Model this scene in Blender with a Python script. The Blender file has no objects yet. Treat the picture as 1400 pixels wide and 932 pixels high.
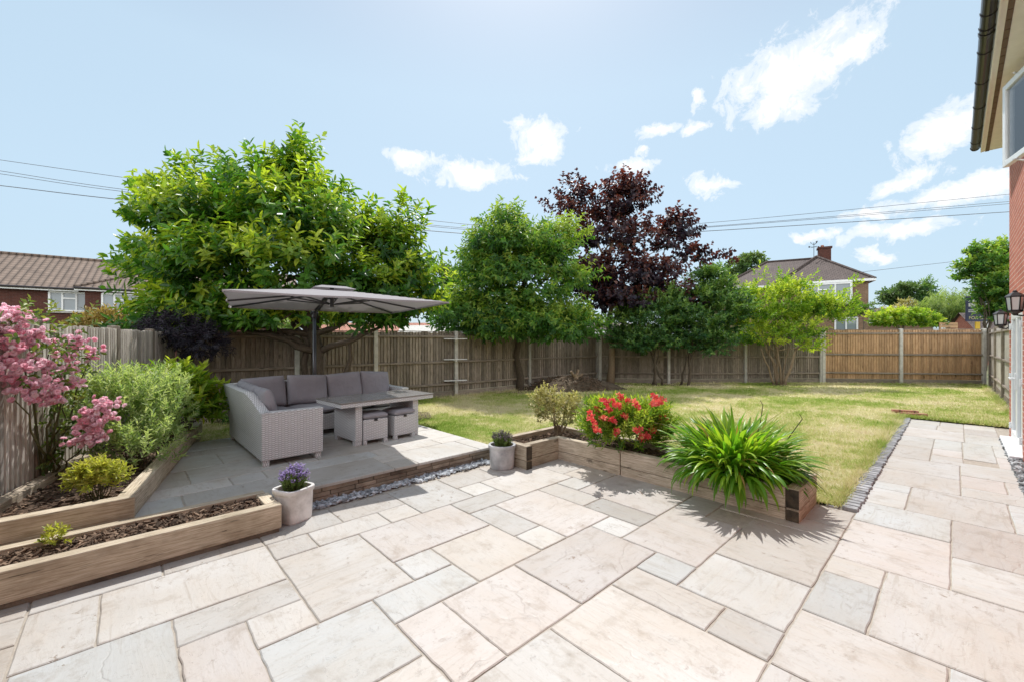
import bpy, math, random
import numpy as np
from mathutils import Vector, Matrix
R = math.radians
random.seed(7)
rng = np.random.default_rng(11)
scene = bpy.context.scene
COL = scene.collection

# ------------------------------------------------------------------ frames
# world x runs along the house wall, world y across the garden; the camera stands at the origin
YAW = R(46.8); SA, CA = math.sin(YAW), math.cos(YAW)
EYE = 1.62
def V(x, y, z=0.0):            # point given as (right of, ahead of) the camera -> world
    return Vector((x*SA + y*CA, -x*CA + y*SA, z))
def at(px, py, Y):             # sight line of the photo at distance Y
    return V((px-700)/570*Y, Y, EYE + (466-py)/570*Y)

# ------------------------------------------------------------------ tagging
def tag(o, label=None, cat=None, group=None, kind=None):
    if label: o['label'] = label
    if cat: o['category'] = cat
    if group: o['group'] = group
    if kind: o['kind'] = kind
    return o
def empty(name, loc=(0, 0, 0), label=None, cat=None, group=None, rz=0.0):
    o = bpy.data.objects.new(name, None); COL.objects.link(o)
    o.location = loc; o.rotation_euler = (0, 0, rz); o.empty_display_size = .1
    return tag(o, label, cat, group)
def copy_tree(o, parent=None):
    c = o.copy(); COL.objects.link(c); c.parent = parent
    for ch in list(o.children): copy_tree(ch, c)
    return c

# ------------------------------------------------------------------ mesh builder
class MB:
    def __init__(s): s.v=[]; s.f=[]; s.uv=[]; s.r=[]; s.c=[]; s.mi=[]; s.cur=.5; s.col=None; s.m=0
    def face(s, idx, uvs): s.f.append(tuple(idx)); s.uv.extend(uvs); s.mi.append(s.m)
    def vert(s, p, r=None):
        s.v.append(tuple(p)); s.r.append(s.cur if r is None else r); return len(s.v)-1
    def box(s, c, size, M=None, grain=0, r=None, taper=None):
        """c centre, size full, M 3x3 orientation, grain = local axis used as texture u"""
        r = random.random() if r is None else r
        M = M or Matrix.Identity(3); c = Vector(c)
        hx, hy, hz = size[0]/2, size[1]/2, size[2]/2
        loc = [Vector((x*hx, y*hy, z*hz)) for z in (-1,1) for y in (-1,1) for x in (-1,1)]
        if taper:
            for q in loc[4:]: q.x *= taper[0]; q.y *= taper[1]
        b = len(s.v)
        for q in loc: s.vert(c + M @ q, r)
        ou, ov = random.random()*50, random.random()*50
        for f, ax in (((0,2,3,1),2),((4,5,7,6),2),((0,1,5,4),1),((2,6,7,3),1),((0,4,6,2),0),((1,3,7,5),0)):
            t = [a for a in (0,1,2) if a != ax]
            if t[1] == grain: t = t[::-1]
            s.face([b+i for i in f], [(loc[i][t[0]]+ou, loc[i][t[1]]+ov) for i in f])
        return s
    def bar(s, p, q, w, h, grain=True, r=None, up=(0,0,1)):
        """box from p to q, w across (horizontal), h tall"""
        p, q = Vector(p), Vector(q); d = q-p; L = d.length; d.normalize()
        up = Vector(up)
        if abs(d.dot(up)) > .98: up = Vector((0,1,0))
        y = up.cross(d).normalized(); z = d.cross(y)
        M = Matrix((d, y, z)).transposed()
        return s.box((p+q)/2, (L, w, h), M, 0, r)
    def tube(s, pts, rad, seg=8, r=None, cap=True):
        r = random.random() if r is None else r
        pts = [Vector(p) for p in pts]; n = len(pts)
        if not hasattr(rad, '__len__'): rad = [rad]*n
        b = len(s.v); L = 0; ls = []
        side = None
        for i, p in enumerate(pts):
            d = (pts[min(i+1,n-1)] - pts[max(i-1,0)]).normalized()
            if side is None:
                side = d.orthogonal().normalized()
            side = (side - d*side.dot(d)).normalized(); o = d.cross(side)
            for k in range(seg):
                a = 2*math.pi*k/seg
                s.vert(p + (side*math.cos(a)+o*math.sin(a))*rad[i], r)
            if i: L += (p-pts[i-1]).length
            ls.append(L)
        for i in range(n-1):
            for k in range(seg):
                k2 = (k+1) % seg
                w = 2*math.pi*max(rad[i], .01)/seg
                s.face([b+i*seg+k, b+i*seg+k2, b+(i+1)*seg+k2, b+(i+1)*seg+k],
                       [(ls[i],k*w),(ls[i],(k+1)*w),(ls[i+1],(k+1)*w),(ls[i+1],k*w)])
        if cap:
            for ring, rev in ((0,True),(n-1,False)):
                idx = [b+ring*seg+k for k in range(seg)]
                if rev: idx = idx[::-1]
                s.face(idx, [(0,0)]*seg)
        return s
    def poly(s, pts, r=None, uvax=(0,1)):
        r = random.random() if r is None else r
        b = len(s.v)
        for p in pts: s.vert(p, r)
        s.face(range(b, b+len(pts)), [(p[uvax[0]], p[uvax[1]]) for p in pts])
        return s
    def quad(s, pts, uvs, r=None):
        b = len(s.v)
        for p in pts: s.vert(p, r)
        s.face(range(b, b+len(pts)), uvs); return s
    def lathe(s, prof, c=(0,0,0), seg=40, r=None, ex=2.0):
        """prof list of (radius, z); ex: superellipse exponent of the plan"""
        c = Vector(c); b = len(s.v); r = random.random() if r is None else r
        for (ra, z) in prof:
            for k in range(seg):
                a = 2*math.pi*k/seg; ca, sa = math.cos(a), math.sin(a)
                q = (abs(ca)**ex + abs(sa)**ex)**(-1/ex)
                s.vert(c + Vector((ca*ra*q, sa*ra*q, z)), r)
        R0 = max(p[0] for p in prof)
        for i in range(len(prof)-1):
            for k in range(seg):
                k2 = (k+1) % seg; w = 2*math.pi*R0/seg
                s.face([b+i*seg+k, b+i*seg+k2, b+(i+1)*seg+k2, b+(i+1)*seg+k],
                       [(k*w,prof[i][1]),((k+1)*w,prof[i][1]),((k+1)*w,prof[i+1][1]),(k*w,prof[i+1][1])])
        return s
    def build(s, name, mats, parent=None, smooth=False, bevel=0.0, seg=2):
        me = bpy.data.meshes.new(name)
        me.from_pydata(s.v, [], s.f)
        uvl = me.uv_layers.new(name='UVMap')
        uvl.data.foreach_set('uv', np.array(s.uv, dtype=np.float32).ravel())
        a = me.attributes.new('rnd', 'FLOAT', 'POINT')
        a.data.foreach_set('value', np.array(s.r, dtype=np.float32))
        if s.col is not None:
            a = me.attributes.new('tint', 'FLOAT_COLOR', 'POINT')
            a.data.foreach_set('color', np.array(s.col, dtype=np.float32).ravel())
        if not isinstance(mats, (list, tuple)): mats = [mats]
        for m in mats: me.materials.append(m)
        if len(mats) > 1: me.polygons.foreach_set('material_index', s.mi)
        if smooth: me.polygons.foreach_set('use_smooth', [True]*len(me.polygons))
        me.update()
        o = bpy.data.objects.new(name, me); COL.objects.link(o)
        if parent is not None: o.parent = parent
        if bevel:
            b = o.modifiers.new('Bevel', 'BEVEL'); b.width = bevel; b.segments = seg
            b.limit_method = 'ANGLE'; b.angle_limit = R(40)
            if smooth is False and seg > 1:
                pass
        return o

def frame(d):
    """orientation with local x along the horizontal direction d"""
    d = Vector((d[0], d[1], 0)).normalized()
    return Matrix((d, Vector((-d.y, d.x, 0)), Vector((0,0,1)))).transposed()

# ------------------------------------------------------------------ materials
class NT:
    def __init__(s, name):
        s.m = bpy.data.materials.new(name); s.m.use_nodes = True
        s.t = s.m.node_tree; s.t.nodes.clear()
        s.out = s.n('ShaderNodeOutputMaterial')
    def n(s, typ, **kw):
        o = s.t.nodes.new(typ)
        for k, v in kw.items(): setattr(o, k, v)
        return o
    def l(s, a, b): s.t.links.new(a, b)
    def val(s, sock, v):
        if hasattr(v, 'is_linked') or hasattr(v, 'links'): s.l(v, sock)
        else: sock.default_value = v
    def math(s, op, a, b=0.0, c=None, clamp=False):
        o = s.n('ShaderNodeMath', operation=op, use_clamp=clamp)
        s.val(o.inputs[0], a); s.val(o.inputs[1], b)
        if c is not None: s.val(o.inputs[2], c)
        return o.outputs[0]
    def mix(s, f, a, b, typ='MIX'):
        o = s.n('ShaderNodeMix', data_type='RGBA', blend_type=typ)
        s.val(o.inputs[0], f)
        for k, x in ((6,a),(7,b)):
            if isinstance(x, (tuple, list)): x = tuple(x)+(1,) if len(x)==3 else x
            s.val(o.inputs[k], x)
        return o.outputs[2]
    def coord(s, kind, scale=(1,1,1)):
        tc = s.n('ShaderNodeTexCoord'); mp = s.n('ShaderNodeMapping')
        s.l(tc.outputs[kind], mp.inputs[0]); mp.inputs['Scale'].default_value = scale
        return mp.outputs[0]
    def noise(s, vec, scale=5, detail=4, rough=.55, dist=0.0, out=0):
        o = s.n('ShaderNodeTexNoise'); s.l(vec, o.inputs['Vector'])
        o.inputs['Scale'].default_value = scale; o.inputs['Detail'].default_value = detail
        o.inputs['Roughness'].default_value = rough; o.inputs['Distortion'].default_value = dist
        return o.outputs[out]
    def ramp(s, f, stops, interp='LINEAR'):
        o = s.n('ShaderNodeValToRGB'); o.color_ramp.interpolation = interp
        e = o.color_ramp.elements
        while len(e) < len(stops): e.new(.5)
        for k, (p, c) in enumerate(stops):
            e[k].position = p; c = c if isinstance(c, (tuple, list)) else (c,c,c)
            e[k].color = tuple(c)+(1,)
        s.val(o.inputs[0], f); return o.outputs[0]
    def attr(s, name, out='Fac'):
        return s.n('ShaderNodeAttribute', attribute_name=name).outputs[out]
    def bump(s, h, strength=.3, dist=.01, prev=None):
        o = s.n('ShaderNodeBump'); o.inputs['Strength'].default_value = strength
        o.inputs['Distance'].default_value = dist; s.l(h, o.inputs['Height'])
        if prev is not None: s.l(prev, o.inputs['Normal'])
        return o.outputs[0]
    def bsdf(s, color, rough=.7, normal=None, spec=.4, metal=0.0, **kw):
        o = s.n('ShaderNodeBsdfPrincipled')
        if isinstance(color, (tuple, list)): color = tuple(color)+(1,)
        s.val(o.inputs['Base Color'], color); s.val(o.inputs['Roughness'], rough)
        o.inputs['Metallic'].default_value = metal
        o.inputs['Specular IOR Level'].default_value = spec
        if normal is not None: s.l(normal, o.inputs['Normal'])
        for k, v in kw.items(): s.val(o.inputs[k], v)
        return o.outputs[0]
    def done(s, sh): s.l(sh, s.out.inputs[0]); return s.m

def varied(name, c1, c2, scale=6, coord='Object', stretch=(1,1,1), rough=.75, spec=.3, bump=.3, bscale=30,
           bdist=.01, rnd=.25, metal=0.0, lo=.3, hi=.7, c3=None):
    n = NT(name); vec = n.coord(coord, stretch)
    f = n.noise(vec, scale, 5, .6)
    stops = [(lo, c1), (hi, c2)] if c3 is None else [(lo, c1), ((lo+hi)/2, c2), (hi, c3)]
    c = n.ramp(f, stops)
    k = n.math('MULTIPLY_ADD', n.attr('rnd'), 2*rnd, 1-rnd)
    c = n.mix(1.0, c, n.ramp(k, [(0, 0.0), (1, 1.0)]), 'MULTIPLY') if False else c
    hs = n.n('ShaderNodeHueSaturation'); n.l(c, hs.inputs['Color']); n.l(k, hs.inputs['Value'])
    h = n.noise(vec, bscale, 4, .6)
    nm = n.bump(h, bump, bdist) if bump else None
    return n.done(n.bsdf(hs.outputs[0], rough, nm, spec, metal))

def wood(name, c1, c2, c3, rnd=.25, rough=.8, knots=True, bump=.35, gs=1.0):
    n = NT(name)
    vec = n.coord('UV', (1.7*gs, 38*gs, 1)); big = n.coord('UV', (1.5, 3.0, 1))
    f = n.noise(vec, 3.0, 6, .65, .6)
    c = n.ramp(f, [(.35, c1), (.5, c2), (.65, c3)])
    g = n.noise(big, 1.6, 3, .5)
    c = n.mix(n.ramp(g, [(.4, 0.0), (.75, .55)]), c, c1)
    if knots:
        kd = n.noise(n.coord('UV', (1,1,1)), 14, 3, .6, 0, 1); kv = n.n('ShaderNodeVectorMath', operation='MULTIPLY_ADD')
        n.l(kd, kv.inputs[0]); kv.inputs[1].default_value = (.35,.35,0); n.l(n.coord('UV', (1.9, 5.5, 1)), kv.inputs[2])
        vo = n.n('ShaderNodeTexVoronoi'); n.l(kv.outputs[0], vo.inputs['Vector']); vo.inputs['Scale'].default_value = 1.0
        kf = n.ramp(vo.outputs['Distance'], [(.05, 1.0), (.17, 0.0)])
        c = n.mix(n.math('MULTIPLY', kf, .8), c, tuple(x*.22 for x in c1))
        ck = n.noise(n.coord('UV', (1.1, 30, 1)), 2.2, 3, .6, 1.5)
        crk = n.math('MULTIPLY', n.ramp(ck, [(.62, 0.0), (.655, 1.0)]), n.ramp(g, [(.45, 0.0), (.55, 1.0)]))
        c = n.mix(n.math('MULTIPLY', crk, .75), c, tuple(x*.18 for x in c1))
        stn = n.noise(n.coord('UV', (1.2, 2.2, 1)), 3.3, 5, .65)
        c = n.mix(n.ramp(stn, [(.52, 0.0), (.74, .6)]), c, tuple(x*.75 for x in c1))
    ob = n.noise(n.coord('Object', (1,1,.45)), 1.4, 6, .68)
    c = n.mix(n.ramp(ob, [(.50, 0.0), (.70, .55)]), c, n.mix(1.0, c, (.55,.56,.50), 'MULTIPLY'))
    k = n.math('MULTIPLY_ADD', n.attr('rnd'), 2*rnd, 1-rnd)
    hs = n.n('ShaderNodeHueSaturation'); n.l(c, hs.inputs['Color']); n.l(k, hs.inputs['Value'])
    nm = n.bump(f, bump, .006)
    return n.done(n.bsdf(hs.outputs[0], rough, nm, .25))

def leafmat(name, dark, mid, light, transl=.4, rough=.45, spec=.4, tl=(1.25,1.35,.55)):
    n = NT(name)
    c = n.ramp(n.attr('rnd'), [(.1, dark), (.5, mid), (.92, light)])
    hs = n.mix(1.0, c, tl, 'MULTIPLY')
    b = n.bsdf(c, rough, None, spec)
    t = n.n('ShaderNodeBsdfTranslucent'); n.l(hs, t.inputs[0])
    m = n.n('ShaderNodeMixShader'); m.inputs[0].default_value = transl
    n.l(b, m.inputs[1]); n.l(t.outputs[0], m.inputs[2])
    return n.done(m.outputs[0])

def plain(name, c, rough=.5, spec=.4, metal=0.0, **kw):
    n = NT(name)
    f = n.noise(n.coord('Object'), 9, 3, .6)
    cc = n.mix(f, tuple(x*.9 for x in c), tuple(min(1, x*1.08) for x in c))
    return n.done(n.bsdf(cc, rough, None, spec, metal, **kw))

M = {}
def stone_mat():
    n = NT('riven_sandstone'); vec = n.coord('UV')
    off = n.n('ShaderNodeVectorMath', operation='ADD')
    n.l(vec, off.inputs[0])
    cx = n.n('ShaderNodeCombineXYZ'); r = n.attr('rnd')
    n.l(n.math('MULTIPLY', r, 37.0), cx.inputs[0]); n.l(n.math('MULTIPLY', r, 91.0), cx.inputs[2])
    n.l(cx.outputs[0], off.inputs[1]); v = off.outputs[0]
    base = n.attr('tint', 'Color')
    st = n.n('ShaderNodeMapping'); n.l(v, st.inputs[0]); st.inputs['Scale'].default_value = (1.0, 2.6, 1)
    n.l(n.math('MULTIPLY', r, 1.2), st.inputs['Rotation']) if False else None
    lay = n.noise(st.outputs[0], 2.4, 6, .62, .8)
    c = n.mix(n.ramp(lay, [(.3, 0.0), (.62, .55)]), base, n.mix(1.0, base, (1.0,.93,.86), 'MULTIPLY'))
    big = n.noise(v, 1.7, 3, .5)
    c = n.mix(n.ramp(big, [(.40, 0.0), (.66, .8)]), c, n.mix(1.0, base, (1.10,1.13,1.17), 'MULTIPLY'))
    blot = n.noise(v, 5.5, 6, .7, .3)
    c = n.mix(n.ramp(blot, [(.53, 0.0), (.70, .6)]), c, n.mix(1.0, base, (.66,.58,.50), 'MULTIPLY'))
    streak = n.n('ShaderNodeMapping'); n.l(v, streak.inputs[0]); streak.inputs['Scale'].default_value = (1.2, 9, 1); streak.inputs['Rotation'].default_value = (0,0,.35)
    stv = n.noise(streak.outputs[0], 2.2, 6, .7, 1.2)
    c = n.mix(n.ramp(stv, [(.54, 0.0), (.68, .5)]), c, n.mix(1.0, base, (.74,.67,.60), 'MULTIPLY'))
    spall = n.noise(v, 13, 5, .75, .5)
    c = n.mix(n.math('MULTIPLY', n.ramp(spall, [(.60, 0.0), (.66, .8)]), n.ramp(big, [(.50, 0.0), (.62, 1.0)])), c, n.mix(1.0, base, (.52,.41,.32), 'MULTIPLY'))
    fine = n.noise(v, 42, 4, .65)
    c = n.mix(n.ramp(fine, [(.58, 0.0), (.74, .4)]), c, n.mix(1.0, base, (.62,.54,.46), 'MULTIPLY'))
    wv = n.n('ShaderNodeTexVoronoi', feature='DISTANCE_TO_EDGE')
    wm = n.n('ShaderNodeVectorMath', operation='ADD'); n.l(st.outputs[0], wm.inputs[0])
    nz = n.noise(v, 2.2, 4, .6, 0, 1); sc = n.n('ShaderNodeVectorMath', operation='SCALE'); n.l(nz, sc.inputs[0]); sc.inputs['Scale'].default_value = .9
    n.l(sc.outputs[0], wm.inputs[1]); n.l(wm.outputs[0], wv.inputs['Vector']); wv.inputs['Scale'].default_value = .75
    vein = n.math('MULTIPLY', n.ramp(wv.outputs['Distance'], [(0.0, 1.0), (.018, 0.0)]), n.ramp(n.noise(v, 1.3, 2), [(.5, 0.0), (.62, 1.0)]))
    c = n.mix(n.math('MULTIPLY', vein, .16), c, n.mix(1.0, base, (.55,.45,.37), 'MULTIPLY'))
    h = n.math('ADD', n.math('MULTIPLY', lay, .8), n.math('MULTIPLY', fine, .12))
    h = n.math('SUBTRACT', h, n.math('MULTIPLY', vein, .25))
    h = n.math('SUBTRACT', h, n.math('MULTIPLY', n.ramp(spall, [(.58, 0.0), (.66, 1.0)]), .18))
    nm = n.bump(h, .6, .014)
    return n.done(n.bsdf(c, n.ramp(lay, [(.3,.42),(.7,.62)]), nm, .4))
M['slab'] = stone_mat()
M['mortar'] = varied('sandy_mortar', (.34,.30,.255), (.46,.415,.355), 20, bump=.4, bscale=120)
M['riser'] = varied('weathered_walling', (.12,.10,.08), (.30,.255,.20), 5, bump=.8, bscale=26, bdist=.02, rnd=.4, c3=(.36,.32,.27), lo=.25, hi=.85)
M['sleeper'] = wood('new_oak_sleeper', (.35,.28,.195), (.55,.465,.35), (.70,.62,.50), rnd=.12)
M['sleeper_old'] = wood('weathered_sleeper', (.26,.205,.15), (.46,.385,.30), (.62,.54,.44), rnd=.18)
M['endgrain'] = varied('dark_end_grain', (.025,.02,.015), (.10,.075,.05), 14, bump=.6, bscale=60)
M['fence_grey'] = wood('weathered_fence_board', (.165,.14,.11), (.265,.225,.185), (.38,.335,.285), rnd=.35, bump=.4)
M['fence_pale'] = wood('silvered_fence_board', (.32,.29,.26), (.52,.48,.435), (.66,.62,.57), rnd=.35, bump=.4, knots=False)
M['fence_new'] = wood('orange_fence_board', (.34,.21,.115), (.48,.31,.18), (.60,.42,.26), rnd=.2)
M['rail'] = wood('grey_arris_rail', (.17,.14,.11), (.27,.23,.19), (.38,.33,.28), rnd=.2)
M['concrete'] = varied('concrete_post', (.36,.35,.325), (.52,.51,.475), 8, bump=.4, bscale=70)
M['soil'] = varied('bark_mulch', (.035,.022,.015), (.13,.085,.058), 32, bump=1.0, bscale=46, bdist=.04, rough=.95, c3=(.22,.15,.11), lo=.3, hi=.8)
M['chip'] = varied('bark_chip', (.06,.038,.026), (.21,.145,.10), 12, bump=.3, rnd=.7, rough=.9)
M['dirt'] = varied('bare_earth', (.06,.045,.03), (.15,.115,.08), 9, bump=.9, bscale=30, bdist=.03, rough=.95)
M['slate'] = varied('blue_grey_slate', (.24,.27,.30), (.50,.53,.56), 9, bump=.3, rnd=.5)
M['slate_dark'] = varied('mixed_slate', (.07,.08,.09), (.42,.43,.44), 6, bump=.3, rnd=.7)
M['sett'] = varied('dark_granite_sett', (.19,.195,.21), (.36,.37,.39), 14, bump=.5, bscale=80, rnd=.3)
M['pot'] = varied('whitewashed_clay', (.42,.41,.395), (.66,.65,.64), 5, bump=.35, bscale=40, c3=(.78,.77,.76), lo=.3, hi=.75, rough=.85)
M['pot_grey'] = varied('greyed_clay', (.22,.225,.24), (.44,.445,.46), 5, bump=.35, bscale=40, c3=(.58,.58,.59), lo=.3, hi=.75, rough=.85)
M['cushion'] = varied('slate_grey_fabric', (.25,.248,.28), (.315,.31,.345), 3, bump=.5, bscale=9, bdist=.03, rough=.95, rnd=.06, spec=.1)
M['upvc'] = plain('white_upvc', (.78,.80,.82), .3, .5)
M['cream'] = plain('cream_soffit', (.90,.86,.78), .55)
M['vent'] = plain('brown_vent', (.16,.10,.065), .6)
M['gutter'] = plain('brown_black_gutter', (.028,.022,.024), .28, .5)
M['iron'] = plain('black_lantern_metal', (.012,.012,.015), .4, .5)
M['alu'] = plain('dark_grey_aluminium', (.085,.09,.10), .35, .5, .6)
M['wire'] = plain('cable_sheath', (.10,.11,.13), .6)
M['bark'] = varied('grey_bark', (.055,.042,.032), (.15,.12,.09), 6, 'UV', (2,14,1), bump=.8, bscale=9, bdist=.02, rnd=.2)
M['bark_pale'] = varied('pale_bark', (.16,.115,.075), (.33,.25,.17), 5, 'UV', (2,14,1), bump=.6, bscale=9, bdist=.02, rnd=.2)
M['stem'] = varied('green_brown_stem', (.06,.07,.03), (.14,.13,.06), 8, bump=0)
M['white_bracket'] = plain('white_bracket', (.72,.73,.75), .5)
M['navy'] = plain('navy_board', (.012,.022,.085), .4)
M['white_letter'] = plain('white_letter', (.75,.76,.78), .5)
M['yellow_letter'] = plain('pale_yellow_letter', (.72,.68,.35), .5)
M['yellow'] = plain('yellow_sleeve', (.75,.48,.03), .5)
M['pole_wood'] = varied('post_timber', (.30,.24,.18), (.45,.38,.30), 8)

def glass_mat():
    n = NT('window_glass')
    b = n.bsdf((.20,.24,.27), .03, None, .8)
    return n.done(b)
M['glass'] = glass_mat()
def clear_glass():
    n = NT('clear_glass')
    t = n.n('ShaderNodeBsdfTransparent'); g = n.n('ShaderNodeBsdfGlossy'); g.inputs['Roughness'].default_value = .02
    fr = n.n('ShaderNodeFresnel'); fr.inputs[0].default_value = 1.5
    m = n.n('ShaderNodeMixShader'); n.l(n.math('ADD', fr.outputs[0], .05), m.inputs[0]); n.l(t.outputs[0], m.inputs[1]); n.l(g.outputs[0], m.inputs[2])
    return n.done(m.outputs[0])
M['clear'] = clear_glass()
def frosted():
    n = NT('lantern_glass'); return n.done(n.bsdf((.55,.57,.58), .25, None, .6))
M['lampglass'] = frosted()

def brick_mat(name, a, b, mortar, mort=.012, bw=.225, bh=.075, rot=False):
    n = NT(name); vec = n.coord('UV')
    o = n.n('ShaderNodeTexBrick'); n.l(vec, o.inputs['Vector'])
    o.inputs['Color1'].default_value = tuple(a)+(1,); o.inputs['Color2'].default_value = tuple(b)+(1,)
    o.inputs['Mortar'].default_value = tuple(mortar)+(1,)
    o.inputs['Scale'].default_value = 1.0; o.inputs['Mortar Size'].default_value = mort*.5
    o.inputs['Brick Width'].default_value = bw; o.inputs['Row Height'].default_value = bh; o.inputs['Mortar Smooth'].default_value = .1
    f = n.noise(vec, 7, 5, .65); c = n.mix(n.ramp(f, [(.4,0.0),(.75,.5)]), o.outputs[0], tuple(x*.55 for x in a))
    nm = n.bump(n.math('SUBTRACT', n.math('MULTIPLY', n.noise(vec, 60, 3), .3), o.outputs['Fac']), .6, .008)
    return n.done(n.bsdf(c, .85, nm, .2))
M['brick_red'] = brick_mat('red_brick', (.52,.17,.115), (.42,.125,.085), (.58,.48,.42))
M['brick_dark'] = brick_mat('dark_brick', (.115,.042,.032), (.08,.032,.026), (.11,.08,.07))
M['brick_brown'] = brick_mat('brown_brick', (.26,.17,.11), (.20,.12,.08), (.30,.25,.20))

def tile_mat(name, a, b, w=.30, h=.32, wavy=True):
    n = NT(name); vec = n.coord('UV')
    o = n.n('ShaderNodeTexBrick'); n.l(vec, o.inputs['Vector'])
    o.inputs['Color1'].default_value = tuple(a)+(1,); o.inputs['Color2'].default_value = tuple(b)+(1,)
    o.inputs['Mortar'].default_value = tuple(x*.25 for x in a)+(1,)
    o.inputs['Scale'].default_value = 1.0; o.inputs['Mortar Size'].default_value = .02
    o.inputs['Brick Width'].default_value = w; o.inputs['Row Height'].default_value = h
    o.offset = 0.0 if wavy else .5
    sx = n.n('ShaderNodeSeparateXYZ'); n.l(vec, sx.inputs[0])
    w1 = n.math('ABSOLUTE', n.math('SINE', n.math('MULTIPLY', sx.outputs[0], math.pi/w)))
    w2 = n.math('FRACT', n.math('DIVIDE', sx.outputs[1], h))
    hgt = n.math('ADD', n.math('MULTIPLY', w1, 1.0 if wavy else .15), n.math('MULTIPLY', n.math('SUBTRACT', 1.0, w2), .8))
    f = n.noise(vec, 1.6, 5, .7); c = n.mix(n.ramp(f, [(.35,0.0),(.8,.6)]), o.outputs[0], tuple(min(1,x*1.35) for x in b))
    if wavy: c = n.mix(n.math('MULTIPLY', n.math('SUBTRACT', 1.0, w1), .55), c, tuple(x*.3 for x in a))
    nm = n.bump(hgt, .9, .05)
    return n.done(n.bsdf(c, .8, nm, .25))
M['pantile'] = tile_mat('brown_pantile', (.15,.112,.09), (.20,.15,.12))
M['plaintile'] = tile_mat('dark_plain_tile', (.085,.066,.062), (.11,.085,.078), .25, .16, False)
M['redtile'] = tile_mat('red_plain_tile', (.30,.13,.09), (.36,.17,.12), .25, .2, False)

def wicker_mat():
    n = NT('grey_wicker'); vec = n.coord('UV'); sx = n.n('ShaderNodeSeparateXYZ'); n.l(vec, sx.inputs[0])
    u, v = sx.outputs[0], sx.outputs[1]
    p = .034
    fl = n.math('FLOOR', n.math('DIVIDE', u, p))
    ph = n.math('MULTIPLY', fl, math.pi)
    h = n.math('MULTIPLY_ADD', n.math('SINE', n.math('ADD', n.math('MULTIPLY', v, 2*math.pi/.024), ph)), .5, .5)
    rib = n.math('POWER', n.math('ABSOLUTE', n.math('SINE', n.math('MULTIPLY', u, math.pi/p))), .35)
    t = n.math('MULTIPLY', h, rib)
    f = n.noise(n.coord('UV', (3, 60, 1)), 2, 3, .6)
    c = n.mix(n.ramp(t, [(.0, 0.0), (.6, 1.0)]), (.36,.365,.38), n.ramp(f, [(.3, (.58,.59,.61)), (.7, (.72,.73,.75))]))
    nm = n.bump(t, .5, .006)
    return n.done(n.bsdf(c, .55, nm, .35))
M['wicker'] = wicker_mat()
def canopy_mat():
    n = NT('grey_canopy_fabric')
    f = n.noise(n.coord('Object'), 220, 2, .5)
    c = n.mix(f, (.30,.285,.30), (.37,.355,.37))
    b = n.bsdf(c, .9, n.bump(n.noise(n.coord('Object'), 2.2, 3), .3, .04), .15)
    t = n.n('ShaderNodeBsdfTranslucent'); n.l(n.mix(1.0, c, (.9,.85,.85), 'MULTIPLY'), t.inputs[0])
    m = n.n('ShaderNodeMixShader'); m.inputs[0].default_value = .16
    n.l(b, m.inputs[1]); n.l(t.outputs[0], m.inputs[2]); return n.done(m.outputs[0])
M['canopy'] = canopy_mat()
def table_mat():
    n = NT('grey_glass_tabletop'); vec = n.coord('UV', (3, 30, 1)); f = n.noise(vec, 3, 4, .6)
    c = n.ramp(f, [(.3, (.17,.16,.155)), (.7, (.26,.245,.235))])
    return n.done(n.bsdf(c, .22, None, .5))
M['tabletop'] = table_mat()
def lawn_mat():
    n = NT('dry_lawn'); vec = n.coord('Object')
    a = n.noise(vec, .55, 5, .62); b = n.noise(vec, 3.2, 5, .7); d = n.noise(vec, 30, 3, .7)
    f = n.math('ADD', n.math('MULTIPLY', a, .62), n.math('ADD', n.math('MULTIPLY', b, .28), n.math('MULTIPLY', d, .10)))
    c = n.ramp(f, [(.39, (.25,.36,.06)), (.465, (.42,.47,.14)), (.51, (.60,.57,.27)), (.57, (.75,.69,.43)), (.64, (.66,.58,.38))])
    nm = n.bump(n.noise(vec, 140, 4, .7), 1.0, .03)
    return n.done(n.bsdf(c, .95, nm, .1))
M['lawn'] = lawn_mat()
def grass_mat():
    n = NT('grass_blade')
    vec = n.coord('Object')
    a = n.noise(vec, .55, 5, .62); b = n.noise(vec, 3.2, 5, .7)
    f = n.math('ADD', n.math('MULTIPLY', a, .62), n.math('ADD', n.math('MULTIPLY', b, .28), n.math('MULTIPLY', n.attr('rnd'), .10)))
    c = n.ramp(f, [(.39, (.27,.40,.06)), (.465, (.46,.53,.15)), (.51, (.65,.62,.30)), (.57, (.80,.74,.47)), (.64, (.72,.63,.43))])
    bb = n.bsdf(c, .7, None, .2); t = n.n('ShaderNodeBsdfTranslucent'); n.l(c, t.inputs[0])
    m = n.n('ShaderNodeMixShader'); m.inputs[0].default_value = .35
    n.l(bb, m.inputs[1]); n.l(t.outputs[0], m.inputs[2]); return n.done(m.outputs[0])
M['grass'] = grass_mat()
M['ground'] = varied('rough_ground', (.07,.09,.035), (.17,.16,.08), .6, bump=.3, bscale=8)

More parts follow.
